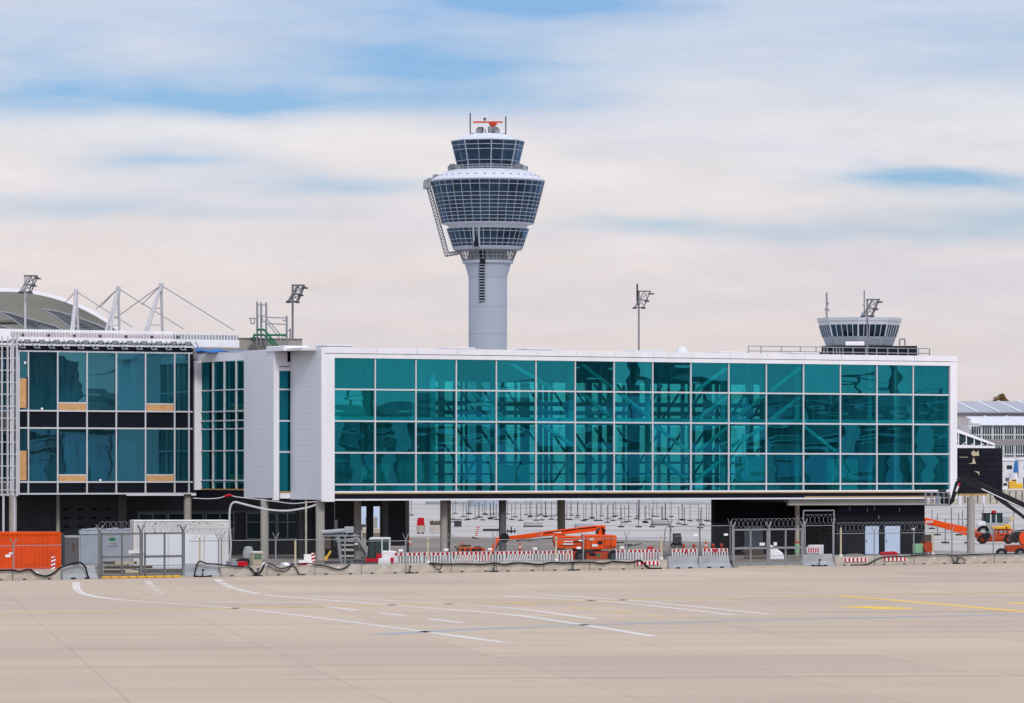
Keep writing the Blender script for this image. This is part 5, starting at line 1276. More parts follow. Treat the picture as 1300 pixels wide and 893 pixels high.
# ------------------------------------------------------------------ black telescopic boom lift at the right edge
D=352.0; q=D/F
L=thing('black_boom_lift','black telescopic boom lift reaching up to the right end of the glass bridge','boom lift',(wx(1290,D),D,0.01),0)
def lp(px,py,y=0): return ((px-1290)*q,y,wz(py,D))
def poly(*pts): return [((px-1290)*q,wz(py,D)) for px,py in pts]
b=MB(); b.prism(poly((1222,607),(1232,607.5),(1262,620.5),(1345,659),(1345,668),(1262,630),(1232,615.5),(1221,611)),-.2,.2); b.build('boom',M['blackpaint'],L,bevel=.03)
b=MB(); b.prism(poly((1246,620.3),(1345,666.8),(1345,667.8),(1246,621.5)),-.24,-.2); b.build('boom_stripe',M['white'],L)
b=MB(); b.prism(poly((1262,630),(1276,636),(1312,664),(1312,669),(1290,652),(1262,632.5)),-.15,.15); b.build('lift_cylinder',M['blackpaint'],L)
b=MB(); b.prism(poly((1213,612),(1217,610),(1219,613),(1217,621),(1211,636),(1207,634)),-.16,.16); b.build('jib',M['blackpaint'],L,bevel=.03)
b=MB(); b.prism(poly((1216.6,614),(1218.6,615),(1214.5,625),(1212.5,624)),-.19,-.165); b.build('jib_label',M['redwhite'],L)
b=MB(); b.prism(poly((1217.2,612.8),(1219.2,613.8),(1217.6,618),(1215.6,617.2)),-.2,-.19); b.build('red_sticker',M['red'],L)
b=MB(); b.tube(lp(1221,609,-.3),lp(1221,609,.3),.22,10); b.tube(lp(1215,611,0),lp(1222,608.5,0),.16,8); b.bx((1228-1290)*q,(1241-1290)*q,-.25,.25,wz(611,D),wz(606.5,D)); b.build('knuckle',M['blackpaint'],L)
b=MB()
for y in (-.9,.3):
    for px in (1174.5,1182,1190,1197,1203.5): b.tube(lp(px,625.5,y),lp(px,641,y),.04,6)
    for py in (625.5,632,641): b.tube(lp(1174.5,py,y),lp(1204,py,y),.04,6)
b.bx((1175-1290)*q,(1204-1290)*q,-.9,.3,wz(642.8,D),wz(641.2,D)); b.build('basket',M['steel'],L)
b=MB(); b.bx((1194-1290)*q,(1206-1290)*q,-.5,.1,wz(640,D),wz(628,D)).bx((1191-1290)*q,(1201-1290)*q,-.3,.1,wz(625,D),wz(622,D)); b.tube(lp(1204,641,0),lp(1211,634,0),.16,8); b.build('control_box',M['blackpaint'],L,bevel=.06)
b=MB(); b.bx((1187-1290)*q,(1192-1290)*q,-.6,-.2,wz(640,D),wz(630,D)); b.build('pale_box',M['silver'],L)
b=MB(); b.prism(poly((1276,693),(1340,690),(1340,700),(1277,701)),-.9,.9); b.build('chassis',M['orangedirty'],L,bevel=.05)
for px in (1269.5,1293.5):
    b=MB(); b.wheel((px-1290)*q,-1,.44,.44,.38); wh=b.build('wheel',M['rubber'],L,smooth=True)
    b=MB(); b.tube(((px-1290)*q,-1.12,.44),((px-1290)*q,-.9,.44),.24,14); b.build('rim',M['steel'],wh)
b=MB(); b.tube(lp(1302,683,-.9),lp(1302,683,.9),.6,20); b.build('counterweight',M['orange'],L,smooth=True)
b=MB(); b.prism(poly((1281,681),(1290,674),(1310,671),(1310,677),(1294,680),(1290,690),(1282,688)),-.85,.85); b.build('engine_cover',M['blackpaint'],L,bevel=.06)
# cable drum
D=352.0; q=D/F
O=thing('cable_drum','rusty red cable drum standing beside the black utility room','cable drum',(wx(1176,D),D,0.01),R(25))
b=MB()
for y in (-.35,.35): b.tube((0,y-.05,.95),(0,y+.05,.95),.42 if y>0 else .42,18)
b.tube((0,-.3,.95),(0,.3,.95),.3,14); b.build('reel',M['orangedirty'],O,smooth=True)
b=MB(); b.tube((-.4,-.3,0),(0,-.3,.95),.05,6).tube((.4,-.3,0),(0,-.3,.95),.05,6).tube((-.4,.3,0),(0,.3,.95),.05,6).tube((.4,.3,0),(0,.3,.95),.05,6).bx(-.25,.35,-.2,.2,1.35,1.9); b.build('stand',M['bark'],O)
O=thing('pale_green_box','pale green box on a dark base left of the rusty cable drum','box',(wx(1165,D),D,0.01),R(20))
b=MB(); b.bx(-.3,.35,-.3,.3,.45,1.2); b.build('box',M['palegreen'],O,bevel=.04)
b=MB(); b.bx(-.4,.45,-.35,.35,0,.45); b.build('base',M['dark'],O)
# ------------------------------------------------------------------ mini excavator
D=316.0; q=D/F
L=thing('mini_excavator','red and white mini excavator with a dark glazed cab behind the barriers','excavator',(wx(480,D),D,0.01),0)
def lp(px,py,y=0): return ((px-480)*q,y,wz(py,D))
def poly(*pts): return [((px-480)*q,wz(py,D)) for px,py in pts]
b=MB(); b.prism(poly((469,685),(471,683.5),(494.5,683.5),(495,709),(467,709)),-.6,.6); b.build('cab_glass',M['cabinglass'],L,bevel=.03)
for pts in (((466.5,709),(468.5,685),(470.2,685),(468.6,709)),((484.5,709),(484.5,684),(486,684),(486,709)),((494,702),(494,684),(495.6,684),(495.6,702)),((475.8,709),(476.5,685),(477.5,685),(477,709))):
    b=MB(); b.prism(poly(*pts),-.64,.64); b.build('cab_pillar',M['blackpaint' if pts[0][0]<480 else 'whitedim'],L)
b=MB(); b.prism(poly((468,685.5),(470.5,682.6),(495.5,682.6),(496,685)),-.66,.66); b.build('cab_roof',M['whitedim'],L,bevel=.03)
b=MB(); b.prism(poly((485.5,699),(503,700),(504,716),(485.5,716)),-.7,.7); b.build('engine_hood',M['redwhite'],L,bevel=.08)
b=MB(); b.prism(poly((464,709),(486,709),(486,717),(464,717)),-.72,.72).prism(poly((478,703),(485,703),(485,709),(478,709)),-.66,-.62).prism(poly((496,708),(502,708),(502,716),(496,716)),-.74,-.70); b.build('body',M['red'],L,bevel=.05)
b=MB(); b.prism(poly((481,709),(495.5,709),(497,719.5),(480,719.5)),-.95,-.72); b.build('counterweight',M['redwhite'],L,bevel=.06)
for y in (-.75,.75):
    b=MB(); b.prism([(-.9,.05),(.9,.05),(1.05,.25),(.95,.5),(-.95,.5),(-1.05,.25)],y-.15,y+.15); b.build('track',M['rubber'],L,bevel=.05)
b=MB(); b.prism(poly((452,684),(455,682.5),(459,688),(465,704),(463,706),(457.5,691)),-.12,.12).prism(poly((430,685.5),(454,682.5),(455,685.5),(431,688)),-.1,.1); b.build('arm',M['steel'],L,bevel=.03)
b=MB(); b.tube(lp(458,694,-.18),lp(463,704,-.18),.05,8); b.path([lp(456,696,-.2),lp(459,701,-.2),lp(462,699,-.2),lp(463,705,-.2)],.03,6); b.build('arm_hose',M['rubber'],L)
b=MB(); b.bx((449.5-480)*q,(455-480)*q,-.2,.1,wz(700,D),wz(689,D)); b.build('tool_bracket',M['steeldk'],L)
b=MB(); b.bx((450.5-480)*q,(454.5-480)*q,-.22,-.2,wz(692,D),wz(690,D)); b.build('label_plate',M['white'],L)
# grey aggregate plant left of the excavator
D=326.0; q=D/F
L=thing('grey_pipe_rack','grey machine rack with long pale pipe and hoses left of the mini excavator','machine',(wx(425,D),D,0.01),0)
def lp(px,py,y=0): return ((px-425)*q,y,wz(py,D))
b=MB(); b.tube(lp(408,676.5,0),lp(440,674,0),.16,12); b.tube(lp(410,680,.2),lp(452,680,.2),.1,10); b.build('pipe',M['concgrey'],L,smooth=True)
b=MB(); b.bx((437.5-425)*q,(449-425)*q,-.2,.4,wz(677,D),wz(669,D)); b.build('top_box',M['concgrey'],L,bevel=.03)
b=MB(); b.tube(lp(429,681),lp(433,716),.13,8).tube(lp(427,683),lp(431,690),.16,8).tube(lp(408,681,0),lp(456,681,0),.06,6); b.build('stand',M['steel'],L)
b=MB()
for y0,y1 in ((686,688),(691,693.5),(697,700),(705,707.5)): b.bx((433-425)*q,(449-425)*q,-.1,.2,wz(y1,D),wz(y0,D))
b.build('beam_stack',M['conc'],L)
b=MB(); b.bx((412-425)*q,(420-425)*q,-.2,.2,wz(697,D),wz(682,D)); b.build('rusty_grille',M['bark'],L)
b=MB(); b.prism([((x-425)*q,wz(y,D)) for x,y in ((412,708),(416,704),(419,699),(421,701),(417,707),(415,712),(412,712))],-.15,.15); b.build('yellow_bracket',M['yellow'],L)
b=MB(); b.tube(lp(436,716),lp(446,716),.22,10).tube(lp(438,712,0),lp(440,719,0),.16,8); b.build('teal_motor',M['cabinglass'],L)
b=MB(); b.bx((448-425)*q,(463-425)*q,-.3,.3,wz(719,D),wz(711,D)).bx((412-425)*q,(432-425)*q,-.2,.3,wz(719,D),wz(713,D)); b.build('base_block',M['steeldk'],L)
# concrete pedestals
D=470.0; q=D/F
o=thing('concrete_pedestal','round concrete pedestal with a red top before the pale blue panels','pedestal',(wx(471.5,D),D,0.01),0)
b=MB(); b.tube((0,0,.2),(0,0,wz(657,D)),7.6*q,24); b.build('drum',M['conc'],o,smooth=True)
b=MB(); b.tube((0,0,wz(657,D)),(0,0,wz(653,D)),3.2*q,14,1.8*q); b.build('red_cap',M['red'],o)
b=MB(); b.tube((0,0,wz(653,D)),(0,0,wz(640,D)),2.8*q,10); b.build('dark_post',M['concdark'],o)
o=thing('concrete_slab_pile','pile of rough concrete slabs around the round pedestal','slab pile',(wx(472,D-3),D-3,0.01),0)
for k,(x,w_,y0,y1) in enumerate(((-13,26,673,677),(-12,9,669.5,673),(2,11,670.5,673))):
    b=MB(); b.bx(x*q,(x+w_)*q,-.5,.6,wz(y1,D),wz(y0,D)); b.build('slab',M['conclight'],o,bevel=.05)
b=MB(); b.bx(-12*q,12*q,-.4,.5,0,wz(677,D)); b.build('base',M['blanket'],o)
D=500.0; q=D/F
o=thing('red_concrete_bucket','red capped round concrete bin standing beyond the grey core','bin',(wx(534,D),D,0.01),0)
b=MB(); b.tube((0,0,wz(677,D)),(0,0,wz(667.5,D)),5*q,20,5.6*q); b.build('bowl',M['conclight'],o,smooth=True)
b=MB(); b.prism([(-5*q,wz(667.5,D)),(5*q,wz(667.5,D)),(4.2*q,wz(657.5,D)),(-3.6*q,wz(657.5,D))],-.35,.35); b.build('red_box',M['red'],o,bevel=.06)
b=MB(); b.bx(-4*q,4*q,-.4,.4,0,max(.15,wz(677,D))); b.build('foot',M['dark'],o)
o=thing('planter_bucket','beige concrete bin with dark scrap on top left of the pale column','bin',(wx(552,D),D,0.01),0)
b=MB(); b.prism([(-6.5*q,.1),(6.5*q,.1),(7*q,wz(667,D)),(-7*q,wz(667,D))],-.6,.6); b.build('bowl',M['conclight'],o,bevel=.05)
b=MB()
for k in range(12):
    x=-5+k*.95; b.tube((x*q,-.3,wz(667.5,D)),((x+rnd.uniform(-1.5,1.5))*q,.2,wz(661+rnd.uniform(-2,3),D)),.12,5)
b.build('scrap',M['bark'],o)
D=505.0; q=D/F
o=thing('pale_blue_hoarding','pale blue hoarding panel far behind the round concrete pedestal','hoarding',(wx(440,D),D,0.01),0)
MB().bx(0,58*q,0,.15,.1,wz(640,D)).build('panel',M['paleblue'],o)
for k in range(5): MB().bx(k*14*q,k*14*q+.12,-.05,0,0,wz(640,D)).build('post',M['steel'],o)
MB().bx(17*q,28*q,-1.5,-.6,.1,wz(666,D)).build('dark_crate',M['steeldk'],o)
# beacon boards
def beacon(px,ytop,D,label,tilt=0):
    q=D/F; o=thing('warning_beacon',label,'warning beacon',(wx(px,D),D,0.01),0,'red and white striped warning beacons'); h=wz(ytop,D)
    b=MB(); b.cur=0; b.bx(-.13,.13,-.03,.03,.12,h)
    b.cur=1
    for k in range(5):
        z=.2+k*(h-.2)/5; b.prism([(-.13,z),(.13,z+.12),(.13,z+.12+(h-.2)/10),(-.13,z+(h-.2)/10)],-.04,-.03)
    b.build('board',[M['redwhite'],M['red']],o)
    b=MB(); b.bx(-.35,.35,-.2,.2,0,.12); b.build('foot',M['rubber'],o); o.rotation_euler=(0,R(tilt),0); return o
beacon(510.5,662,505,'red and white warning beacon standing right of the dark grey core',-4)
beacon(603.5,668,462,'leaning red and white warning beacon between pale and dark columns',14)
beacon(66.5,707,Db(66)+.7,'small red and white beacon beside the orange container corner',3)
beacon(396,702.5,Db(396)+.8,'red and white beacon left of the second thick column',4)
# generator on the far soil
D=555.0; q=D/F
o=thing('small_generator','small dark generator frame on the pale ground right of the pale column','generator',(wx(581,D),D,0.01),0)
b=MB(); b.bx(-4*q,4.5*q,-.4,.4,.1,wz(660.5,D)*.9); b.build('engine',M['steeldk'],o,bevel=.05)
b=MB()
for x in (-4,0,4.5): b.tube((x*q,-.45,0),(x*q,-.45,wz(659.5,D)),.05,6)
b.tube((-4*q,-.45,wz(659.5,D)),(4.5*q,-.45,wz(659.5,D)),.05,6); b.path([(-4*q,-.45,.6),(-7*q,-.4,.8),(-10*q,-.4,.4),(-12*q,-.4,.05)],.06,6); b.build('frame',M['steeldk'],o)
D=405; q=D/F
o=thing('small_compressor','small dark compressor with pipe frame behind the left tall grey barrier','compressor',(wx(858,D),D,0.01),0)
b=MB(); b.bx(-4*q,6.5*q,-.4,.4,.3,1.3).bx(-5*q,8*q,-.5,.5,.2,.32); b.build('engine',M['steeldk'],o,bevel=.06)
b=MB(); b.tube((7*q,-.4,.3),(7*q,-.4,wz(681,D)),.04,6).tube((7*q,-.4,wz(681,D)),(-2*q,-.4,wz(681,D)),.04,6).path([(-15*q,-.3,.2),(-14*q,-.3,1.6),(-9*q,-.3,2.2),(-6*q,-.3,1.9),(-7*q,-.3,1.2)],.05,6); b.build('pipe_frame',M['steel'],o)
for x in (-3,5):
    b=MB(); b.wheel(x*q,-.5,.25,.25,.15); b.build('wheel',M['rubber'],o)
# red tool and beam behind the lift
D=352; q=D/F
o=thing('red_tarp_bundle','small dark red bundle lying behind the barrier boards right of the orange lift','bundle',(wx(825,D),D,0.01),0)
b=MB(); b.prism([(-5*q,.1),(5*q,.1),(4.5*q,wz(693.8,D)),(-3.5*q,wz(694.5,D))],-.3,.3); b.build('cover',M['red'],o,bevel=.1)
o=thing('steel_beam','grey steel beam propped behind the orange boom lift','beam',(wx(790,D),D,0.01),0)
b=MB(); b.bx(-9*q,3*q,-.1,.1,wz(690,D),wz(688.3,D)).bx(3*q,12*q,-.15,.15,wz(694,D),wz(691,D)); b.tube((12*q,0,wz(693,D)),(24*q,0,wz(690.5,D)),.05,6); b.build('beam',M['steeldk'],o)
b=MB(); b.bx(-6*q,-5*q,-.1,.1,0,wz(690,D)).bx(7*q,8*q,-.1,.1,0,wz(694,D)); b.build('prop',M['steeldk'],o)
# ------------------------------------------------------------------ red and white site barriers
def site_barrier(px, back, label, kind=0, cache={}):
    P=bp(px,back)
    if kind not in cache:
        o=thing('red_white_barrier',label,'site barrier',(*P,0.01),R(30),'red and white site barriers behind the concrete'); l=2.1
        b=MB(); b.cur=0; b.bx(0,l,-.03,.03,1.12,1.34)
        b.cur=1
        for k in range(6): b.bx(.08+k*.345,.08+k*.345+.17,-.042,-.031,1.135,1.325)
        b.build('board',[M['redwhite'],M['red']],o)
        b=MB()
        if kind==0:
            for k in range(10): b.bx(k*.225,k*.225+.10,-.03,.03,.15,1.12)
            b.bx(0,l,-.028,.028,.15,.25)
        else:
            b.bx(0,.1,-.03,.03,.15,1.12).bx(l-.1,l,-.03,.03,.15,1.12).bx(0,l,-.028,.028,.15,.25)
            for k in range(11): b.prism([(k*.19,.25),(k*.19+.1,.25),(k*.19+.42,1.12),(k*.19+.32,1.12)] if k<9 else [(k*.19,.25),(k*.19+.1,.25),(k*.19+.25,.8),(k*.19+.15,.8)],-.02,.02)
        b.build('lattice',M['redwhite'],o)
        for x in (.15,l-.15):
            b=MB(); b.bx(x-.1,x+.1,-.4,.4,0,.12); b.build('foot',M['rubber'],o)
        cache[kind]=o; return o
    return dup(cache[kind],(*P,0.01),R(30),label)
SB=[(500,0,'red white barrier directly right of the mini excavator'),(536,0,'red white barrier left of the pale column'),(573,1,'slanted bar barrier behind the orange lift basket'),(640,1,'slanted bar barrier right of the dark column'),(606,0,'red white barrier behind the lowered jib of the orange lift'),(672,0,'red white barrier under the raised orange boom'),(693,0,'red white barrier just left of the orange lift wheels'),(782,0,'red white barrier just right of the orange lift wheels'),(808,0,'red white barrier below the dark red bundle'),(853,0,'red white barrier above the left tall grey barrier'),(892,0,'red white barrier above the right tall grey barrier')]
for px,k,lab in SB: site_barrier(px,2.2 if px<840 else 1.6,lab,k)
# low striped boards resting on barriers
for px,lab in ((807,'red striped white board hung low on the barrier beside the grey barrier'),(1071,'red striped white board hung on the barrier below the left pale blue door'),(1121,'red striped white board hung on the barrier below the right pale blue door')):
    P=bp(px,-.06); A,l,r=seg(px,px+30,-.06); o=thing('striped_board',lab,'striped board',(*P,0.0),r,'striped boards hung on the barriers')
    b=MB(); b.cur=0; b.bx(0,l,-.03,.03,.28,.56); b.cur=1
    for k in range(6): b.bx(.05+k*(l-.1)/5.6,.05+k*(l-.1)/5.6+.17,-.042,-.031,.29,.55)
    b.build('board',[M['redwhite'],M['red']],o)
o=thing('striped_board','red striped white board leaning on a pale slab before the grey roller shutter','striped board',(*bp(1024,1.6),0.01),R(30),'striped boards hung on the barriers')
b=MB(); b.cur=0; b.bx(0,1.1,-.03,.03,.9,1.35); b.cur=1
for k in range(5): b.prism([(.1+k*.2,.95),(.2+k*.2,.95),(.24+k*.2,1.3),(.14+k*.2,1.3)],-.042,-.031)
b.build('board',[M['redwhite'],M['red']],o)
b=MB(); b.bx(.3,1.5,.05,.3,.0,1.5); b.build('pale_slab',M['whitedim'],o)
# warning lamps on the barrier
for px,lab in ((868,'leftmost red warning lamp above the left tall grey barrier'),(881,'second red warning lamp above the left tall grey barrier'),(905.5,'left red warning lamp above the right tall grey barrier'),(916,'right red warning lamp above the right tall grey barrier')):
    o=thing('warning_lamp',lab,'warning lamp',(*bp(px,1.5),1.35),0,'red warning lamps on the site barriers')
    b=MB(); b.tube((0,0,0),(0,0,.16),.06,8); b.bx(-.22,.22,-.08,.08,-.3,-.05); b.build('battery_box',M['red'],o)
    b=MB(); b.lathe([(.09,.14),(.12,.2),(.09,.3),(.03,.34)],12); b.build('lens',M['orangedirty'],o,smooth=True)
# debris near the link columns
def crate(px,D,w,h,m,name,label,cat,y0):
    q=D/F; o=MB(); o.bx(-w*q/2,w*q/2,-.4,.4,0,h*q); ob=o.build(name,M[m],None,bevel=.05); ob.location=(wx(px,D),D,wz(y0,D)); return tag(ob,label,cat)
D=Db(300)+1.2
o=thing('red_crate','red and grey flat crate behind the barrier right of the white cabin','crate',(wx(302,D),D,0.0),R(30)); q=D/F
b=MB(); b.bx(-4*q,10*q,-.4,.4,.0,wz(713,D)); b.build('red_side',M['red'],o,bevel=.04)
b=MB(); b.bx(-13*q,-4*q,-.4,.4,0,wz(712.5,D)); b.build('grey_side',M['steel'],o,bevel=.04)
D=Db(325)+2.5; q=D/F
o=thing('green_pallet_box','white lidded pallet box with green slatted side beside the first thick column','box',(wx(325,D),D,0.01),R(20))
b=MB(); b.bx(-6*q,6*q,-.4,.4,0,wz(702,D)); b.build('body',M['wood'],o,bevel=.04)
b=MB()
for y in (704,707.5): b.bx(-4.6*q,-.4*q,-.43,-.4,wz(y+2.6,D),wz(y,D)).bx(.4*q,4.6*q,-.43,-.4,wz(y+2.6,D),wz(y,D))
b.build('green_slat',M['green'],o)
b=MB(); b.bx(-6.5*q,6.5*q,-.45,.45,wz(702,D),wz(700.3,D)); b.build('lid',M['white'],o)
for px,w,y,lab in ((336,4.5,714.5,'white sack beside the base of the first thick column'),(362,6.5,714.5,'larger white sack between the two thick columns')):
    D=Db(px)+1.0; q=D/F; o=MB(); pts=[]
    o.lathe([(w*q*.3,0),(w*q*1.0,.2),(w*q*1.05,wz(y,D)*.7),(w*q*.8,wz(y,D)*.95),(w*q*.3,wz(y,D))],14); ob=o.build('white_sack',M['white'],None,smooth=True); ob.location=(wx(px,D),D,0.01); tag(ob,lab,'sack','white sacks behind the barriers')
D=Db(380)+1.1; q=D/F
o=thing('white_board_stack','white boards with a red edge leaning left of the second thick column','boards',(wx(386,D),D,0.01),R(15))
b=MB(); b.bx(0,9*q,-.1,.1,.1,wz(704,D)); b.build('board',M['redwhite'],o)
b=MB(); b.bx(-8*q,10*q,-.2,.0,.3,wz(711.5,D)); b.build('lower_board',M['redwhite'],o)
b=MB(); b.bx(-10*q,3*q,-.25,-.2,wz(718,D),wz(716,D)); b.build('red_edge',M['red'],o)
o=thing('dark_tarp_heap','dark tarpaulin heap with a pale bag behind the red crate','heap',(wx(309,Db(309)+4),Db(309)+4,0.01),0)
b=MB(); b.lathe([(1.1,0),(1.0,.4),(.7,.75),(.3,.95),(.05,1.0)],12); e=b.build('tarp',M['black'],o,smooth=True); e.scale=(1,.6,1.1)
b=MB(); b.lathe([(.35,.6),(.36,1.3),(.25,1.65),(.1,1.7)],10); e=b.build('pale_bag',M['concgrey'],o,smooth=True); e.location=(.3,.3,.15)
D=Db(1090)+1.6; q=D/F
o=thing('debris_mound','low mound of brown rubble behind the barrier below the left pale blue door','mound',(wx(1085,D),D,0.01),R(33))
b=MB(); b.lathe([(1.0,0),(.95,.55),(.8,.72),(.4,.8),(.05,.82)],14); e=b.build('rubble',M['blanket'],o,smooth=True); e.scale=(1.25,.5,1)
D=Db(1130)+1.4; q=D/F
o=thing('magenta_tape_bundle','magenta plastic bundle on the barrier below the right pale blue door','bundle',(wx(1128,D),D,0.01),R(30))
b=MB(); b.prism([(-.75,0),(.75,0),(.72,.85),(.4,.95),(-.6,.9)],-.25,.25); b.build('plastic',M['red'],o,bevel=.08)
o=thing('green_extinguisher_box','green box on the post at the right end of the pale gate','box',(wx(1012,345),345,0.01),R(28))
b=MB(); b.bx(-.16,.16,-.12,.12,.6,1.35); b.build('box',M['palegreen'],o,bevel=.03)
b=MB(); b.bx(-.17,.17,-.13,.13,1.35,1.45); b.build('red_top',M['red'],o)
b=MB(); b.tube((0,0,0),(0,0,.6),.04,6); b.build('post',M['steel'],o)
o=thing('white_sheet_heap','small heap of white sheeting behind the pale gate','heap',(wx(984,350),350,0.01),0)
b=MB(); b.prism([(-.5,0),(.7,0),(.6,.5),(-.1,1.0),(-.45,1.2)],-.4,.4); b.build('sheet',M['white'],o,bevel=.1)
o=thing('dark_timber_stack','low dark timber stack behind the left leaf of the pale gate','timber stack',(wx(957,352),352,0.01),R(10))
for k in range(4):
    b=MB(); b.bx(-.7-.1*k,.9-.1*k,-.3,.3,.06+k*.24,.26+k*.24); b.build('plank',M['bark'],o)
for px,lab in ((327,'black anchor plate on the ground below the tangled cables'),(520,'black anchor plate at the barrier foot below the red and white boards'),(627,'black anchor plate at the barrier foot below the dark column'),(727,'black anchor plate at the barrier foot below the orange lift wheels'),(257,'black anchor plate at the foot of the grey barrier by the white cabin'),(1040,'black anchor plate at the foot of the grey barrier by the roller shutter'),(1215,'black anchor plate at the foot of the right thin fence post')):
    P=bp(px,-.35); o=thing('ground_anchor',lab,'anchor',(*P,0.0),R(33),'black ground anchors along the barriers')
    b=MB(); b.lathe([(.36,0),(.34,.05),(.1,.09)],14); b.build('plate',M['rubber'],o)
    b=MB(); b.tube((0,0,.05),(.05,0,.45),.035,6).bx(-.02,.12,-.05,.05,.4,.52); b.build('hook',M['steeldk'],o)
# loose material on the pale ground under the bridge
D=385.0; q=D/F
o=thing('board_pile','long low pile of dark weathered boards on the soil left of the dark column','timber pile',(wx(577,D),D,0.01),R(4))
rnd=random.Random(21)
for k in range(10):
    x=rnd.uniform(0,18)*q; l_=rnd.uniform(10,20)*q; b=MB(); b.bx(x,x+l_,-.1,.1,0,.12); t=b.build('board',M['bark' if k%3 else 'wood'],o); t.location=(0,rnd.uniform(-.4,.6),.02+(k%4)*.16); t.rotation_euler=(0,rnd.uniform(-.04,.04),rnd.uniform(-.15,.15))
D=520.0; q=D/F
o=thing('dark_rail_stack','low dark rail stack lying on the far apron behind the dark column','rails',(wx(613,D),D,0.01),0)
for k in range(3): MB().bx(k*.4,28*q-k*.3,-.2+k*.15,-.05+k*.15,0,.28).build('rail',M['steeldk'],o)
D=500.0; q=D/F
o=thing('dark_anchor_frame','small dark cross shaped anchor frame above the orange boom','frame',(wx(649,D),D,0.01),0)
b=MB(); b.bx(-6*q,6*q,-.1,.1,.15,.35).bx(-1*q,1*q,-.1,.1,0,.75).bx(-5*q,-4*q,-.1,.1,0,.55).bx(4*q,5*q,-.1,.1,0,.55); b.build('frame',M['steeldk'],o)
for n_,(px,D,lab) in enumerate(((677,560,'flat grey pallet of paving slabs on the far apron above the orange boom'),(742,540,'flat grey pallet of paving slabs right of the column over the orange boom'),(838,580,'flat grey pallet of paving slabs farther right before the black plant room'))):
    q=D/F; o=thing('slab_pallet',lab,'pallet',(wx(px,D),D,0.01),R(10),'slab pallets on the far apron')
    MB().bx(-1.1,1.1,-.5,.5,.15,.62).build('slabs',M['concgrey'],o,bevel=.04); MB().bx(-1.15,1.15,-.5,.5,0,.15).build('pallet_base',M['bark'],o)
for px,D,lab in ((520,420,'small orange traffic cone right of the dark grey core'),(586,395,'small orange traffic cone right of the pale column'),(660,392,'small orange traffic cone left of the column over the orange boom'),(896,400,'small orange traffic cone left of the black plant room')):
    o=thing('traffic_cone',lab,'traffic cone',(wx(px,D),D,0.01),0,'orange cones on the site')
    MB().lathe([(.17,.04),(.13,.2),(.12,.22)],12).lathe([(.09,.4),(.03,.72)],12).build('cone',M['orange'],o,smooth=True); MB().lathe([(.12,.22),(.09,.4)],12).build('white_band',M['redwhite'],o,smooth=True); MB().bx(-.22,.22,-.22,.22,0,.04).build('base',M['rubber'],o)
# ------------------------------------------------------------------ opposite pier behind the photographer (seen only mirrored in the glass)
OP=thing('opposite_pier','long terminal pier facing the glass bridge, mirrored in its panes','terminal',(190,240,0),math.atan2(.827,.562))
b=MB(); b.bx(-170,170,-14,0,4.6,15.5).bx(-172,172,-15,.6,15.5,16.3); b.build('wall',M['concgrey'],OP)
b=MB(); b.bx(-170,170,-14,-8,0,4.6).bx(-170,170,.02,.06,9.7,10.9); b.build('base_wall',M['darkgrey'],OP)
b=MB()
for k in range(-21,22): b.bx(k*8-.4,k*8+.4,0,.9,0,15.5)
for z in (4.7,6.0,9.65,10.95,14.4): b.bx(-170,170,.1,.35,z,z+.22)
b.build('pier_frame',M['whitedim'],OP)
rnd=random.Random(5)
b=MB(); b2=MB()
for k in range(-21,21):
    for z0,z1 in ((6.2,9.6),(11.2,14.4)):
        for j in range(4):
            t=b if rnd.random()<.62 else b2
            t.bx(k*8+.6+j*1.75,k*8+.6+j*1.75+1.6,.1,.2,z0,z1)
b.build('window_band',M['steel'],OP); b2.build('pale_window_band',M['paleblue'],OP)  # second band: windows picked at random in a paler tint
b=MB()
for x,w_,h_ in ((-120,18,20),(-60,10,21),(-10,26,19),(55,12,21),(110,22,19.5)): b.bx(x,x+w_,-12,-3,16.3,h_)
for k in range(60): x=-168+k*5.7; b.tube((x,-.5,16.3),(x,-.5,17.5),.08,5)
b.tube((-170,-.5,17.5),(170,-.5,17.5),.08,5); b.build('roof_plant',M['concdark'],OP)
b=MB()
for k in range(26): x=-160+k*12.6; b.bx(x,x+5.5,8,11,.5,2.4); b.bx(x+1,x+4,8,11,2.4,3.3)
b.build('parked_equipment',M['concdark'],OP)
for x in (-130,-95,-62,-30,2,35,62,90,125):
    b=MB(); b.tube((x,6,0),(x,6,25),.3,8); b.bx(x-2,x+2,5.6,6.4,23,25.2); b.build('light_pole',M['steeldk'],OP)
# ------------------------------------------------------------------ sky, sun, camera
sc=bpy.context.scene
SUN_EL,SUN_AZ=R(38),R(166)          # azimuth clockwise from +Y: to the right and behind the camera
wd=bpy.data.worlds.new('World'); sc.world=wd; wd.use_nodes=True; nt=wd.node_tree; nt.nodes.clear(); L=nt.links
out=nd(nt,'ShaderNodeOutputWorld')
sky=nd(nt,'ShaderNodeTexSky',sky_type='NISHITA',sun_disc=False); sky.sun_elevation=SUN_EL; sky.sun_rotation=SUN_AZ; sky.air_density=1.0; sky.dust_density=.6; sky.ozone_density=2.0
bg1=nd(nt,'ShaderNodeBackground'); bg1.inputs[1].default_value=.10
tint=nd(nt,'ShaderNodeVectorMath',operation='MULTIPLY'); L.new(sky.outputs[0],tint.inputs[0]); tint.inputs[1].default_value=SKYTINT
L.new(tint.outputs[0],bg1.inputs[0])
tc=nd(nt,'ShaderNodeTexCoord'); sx=nd(nt,'ShaderNodeSeparateXYZ'); L.new(tc.outputs['Generated'],sx.inputs[0])
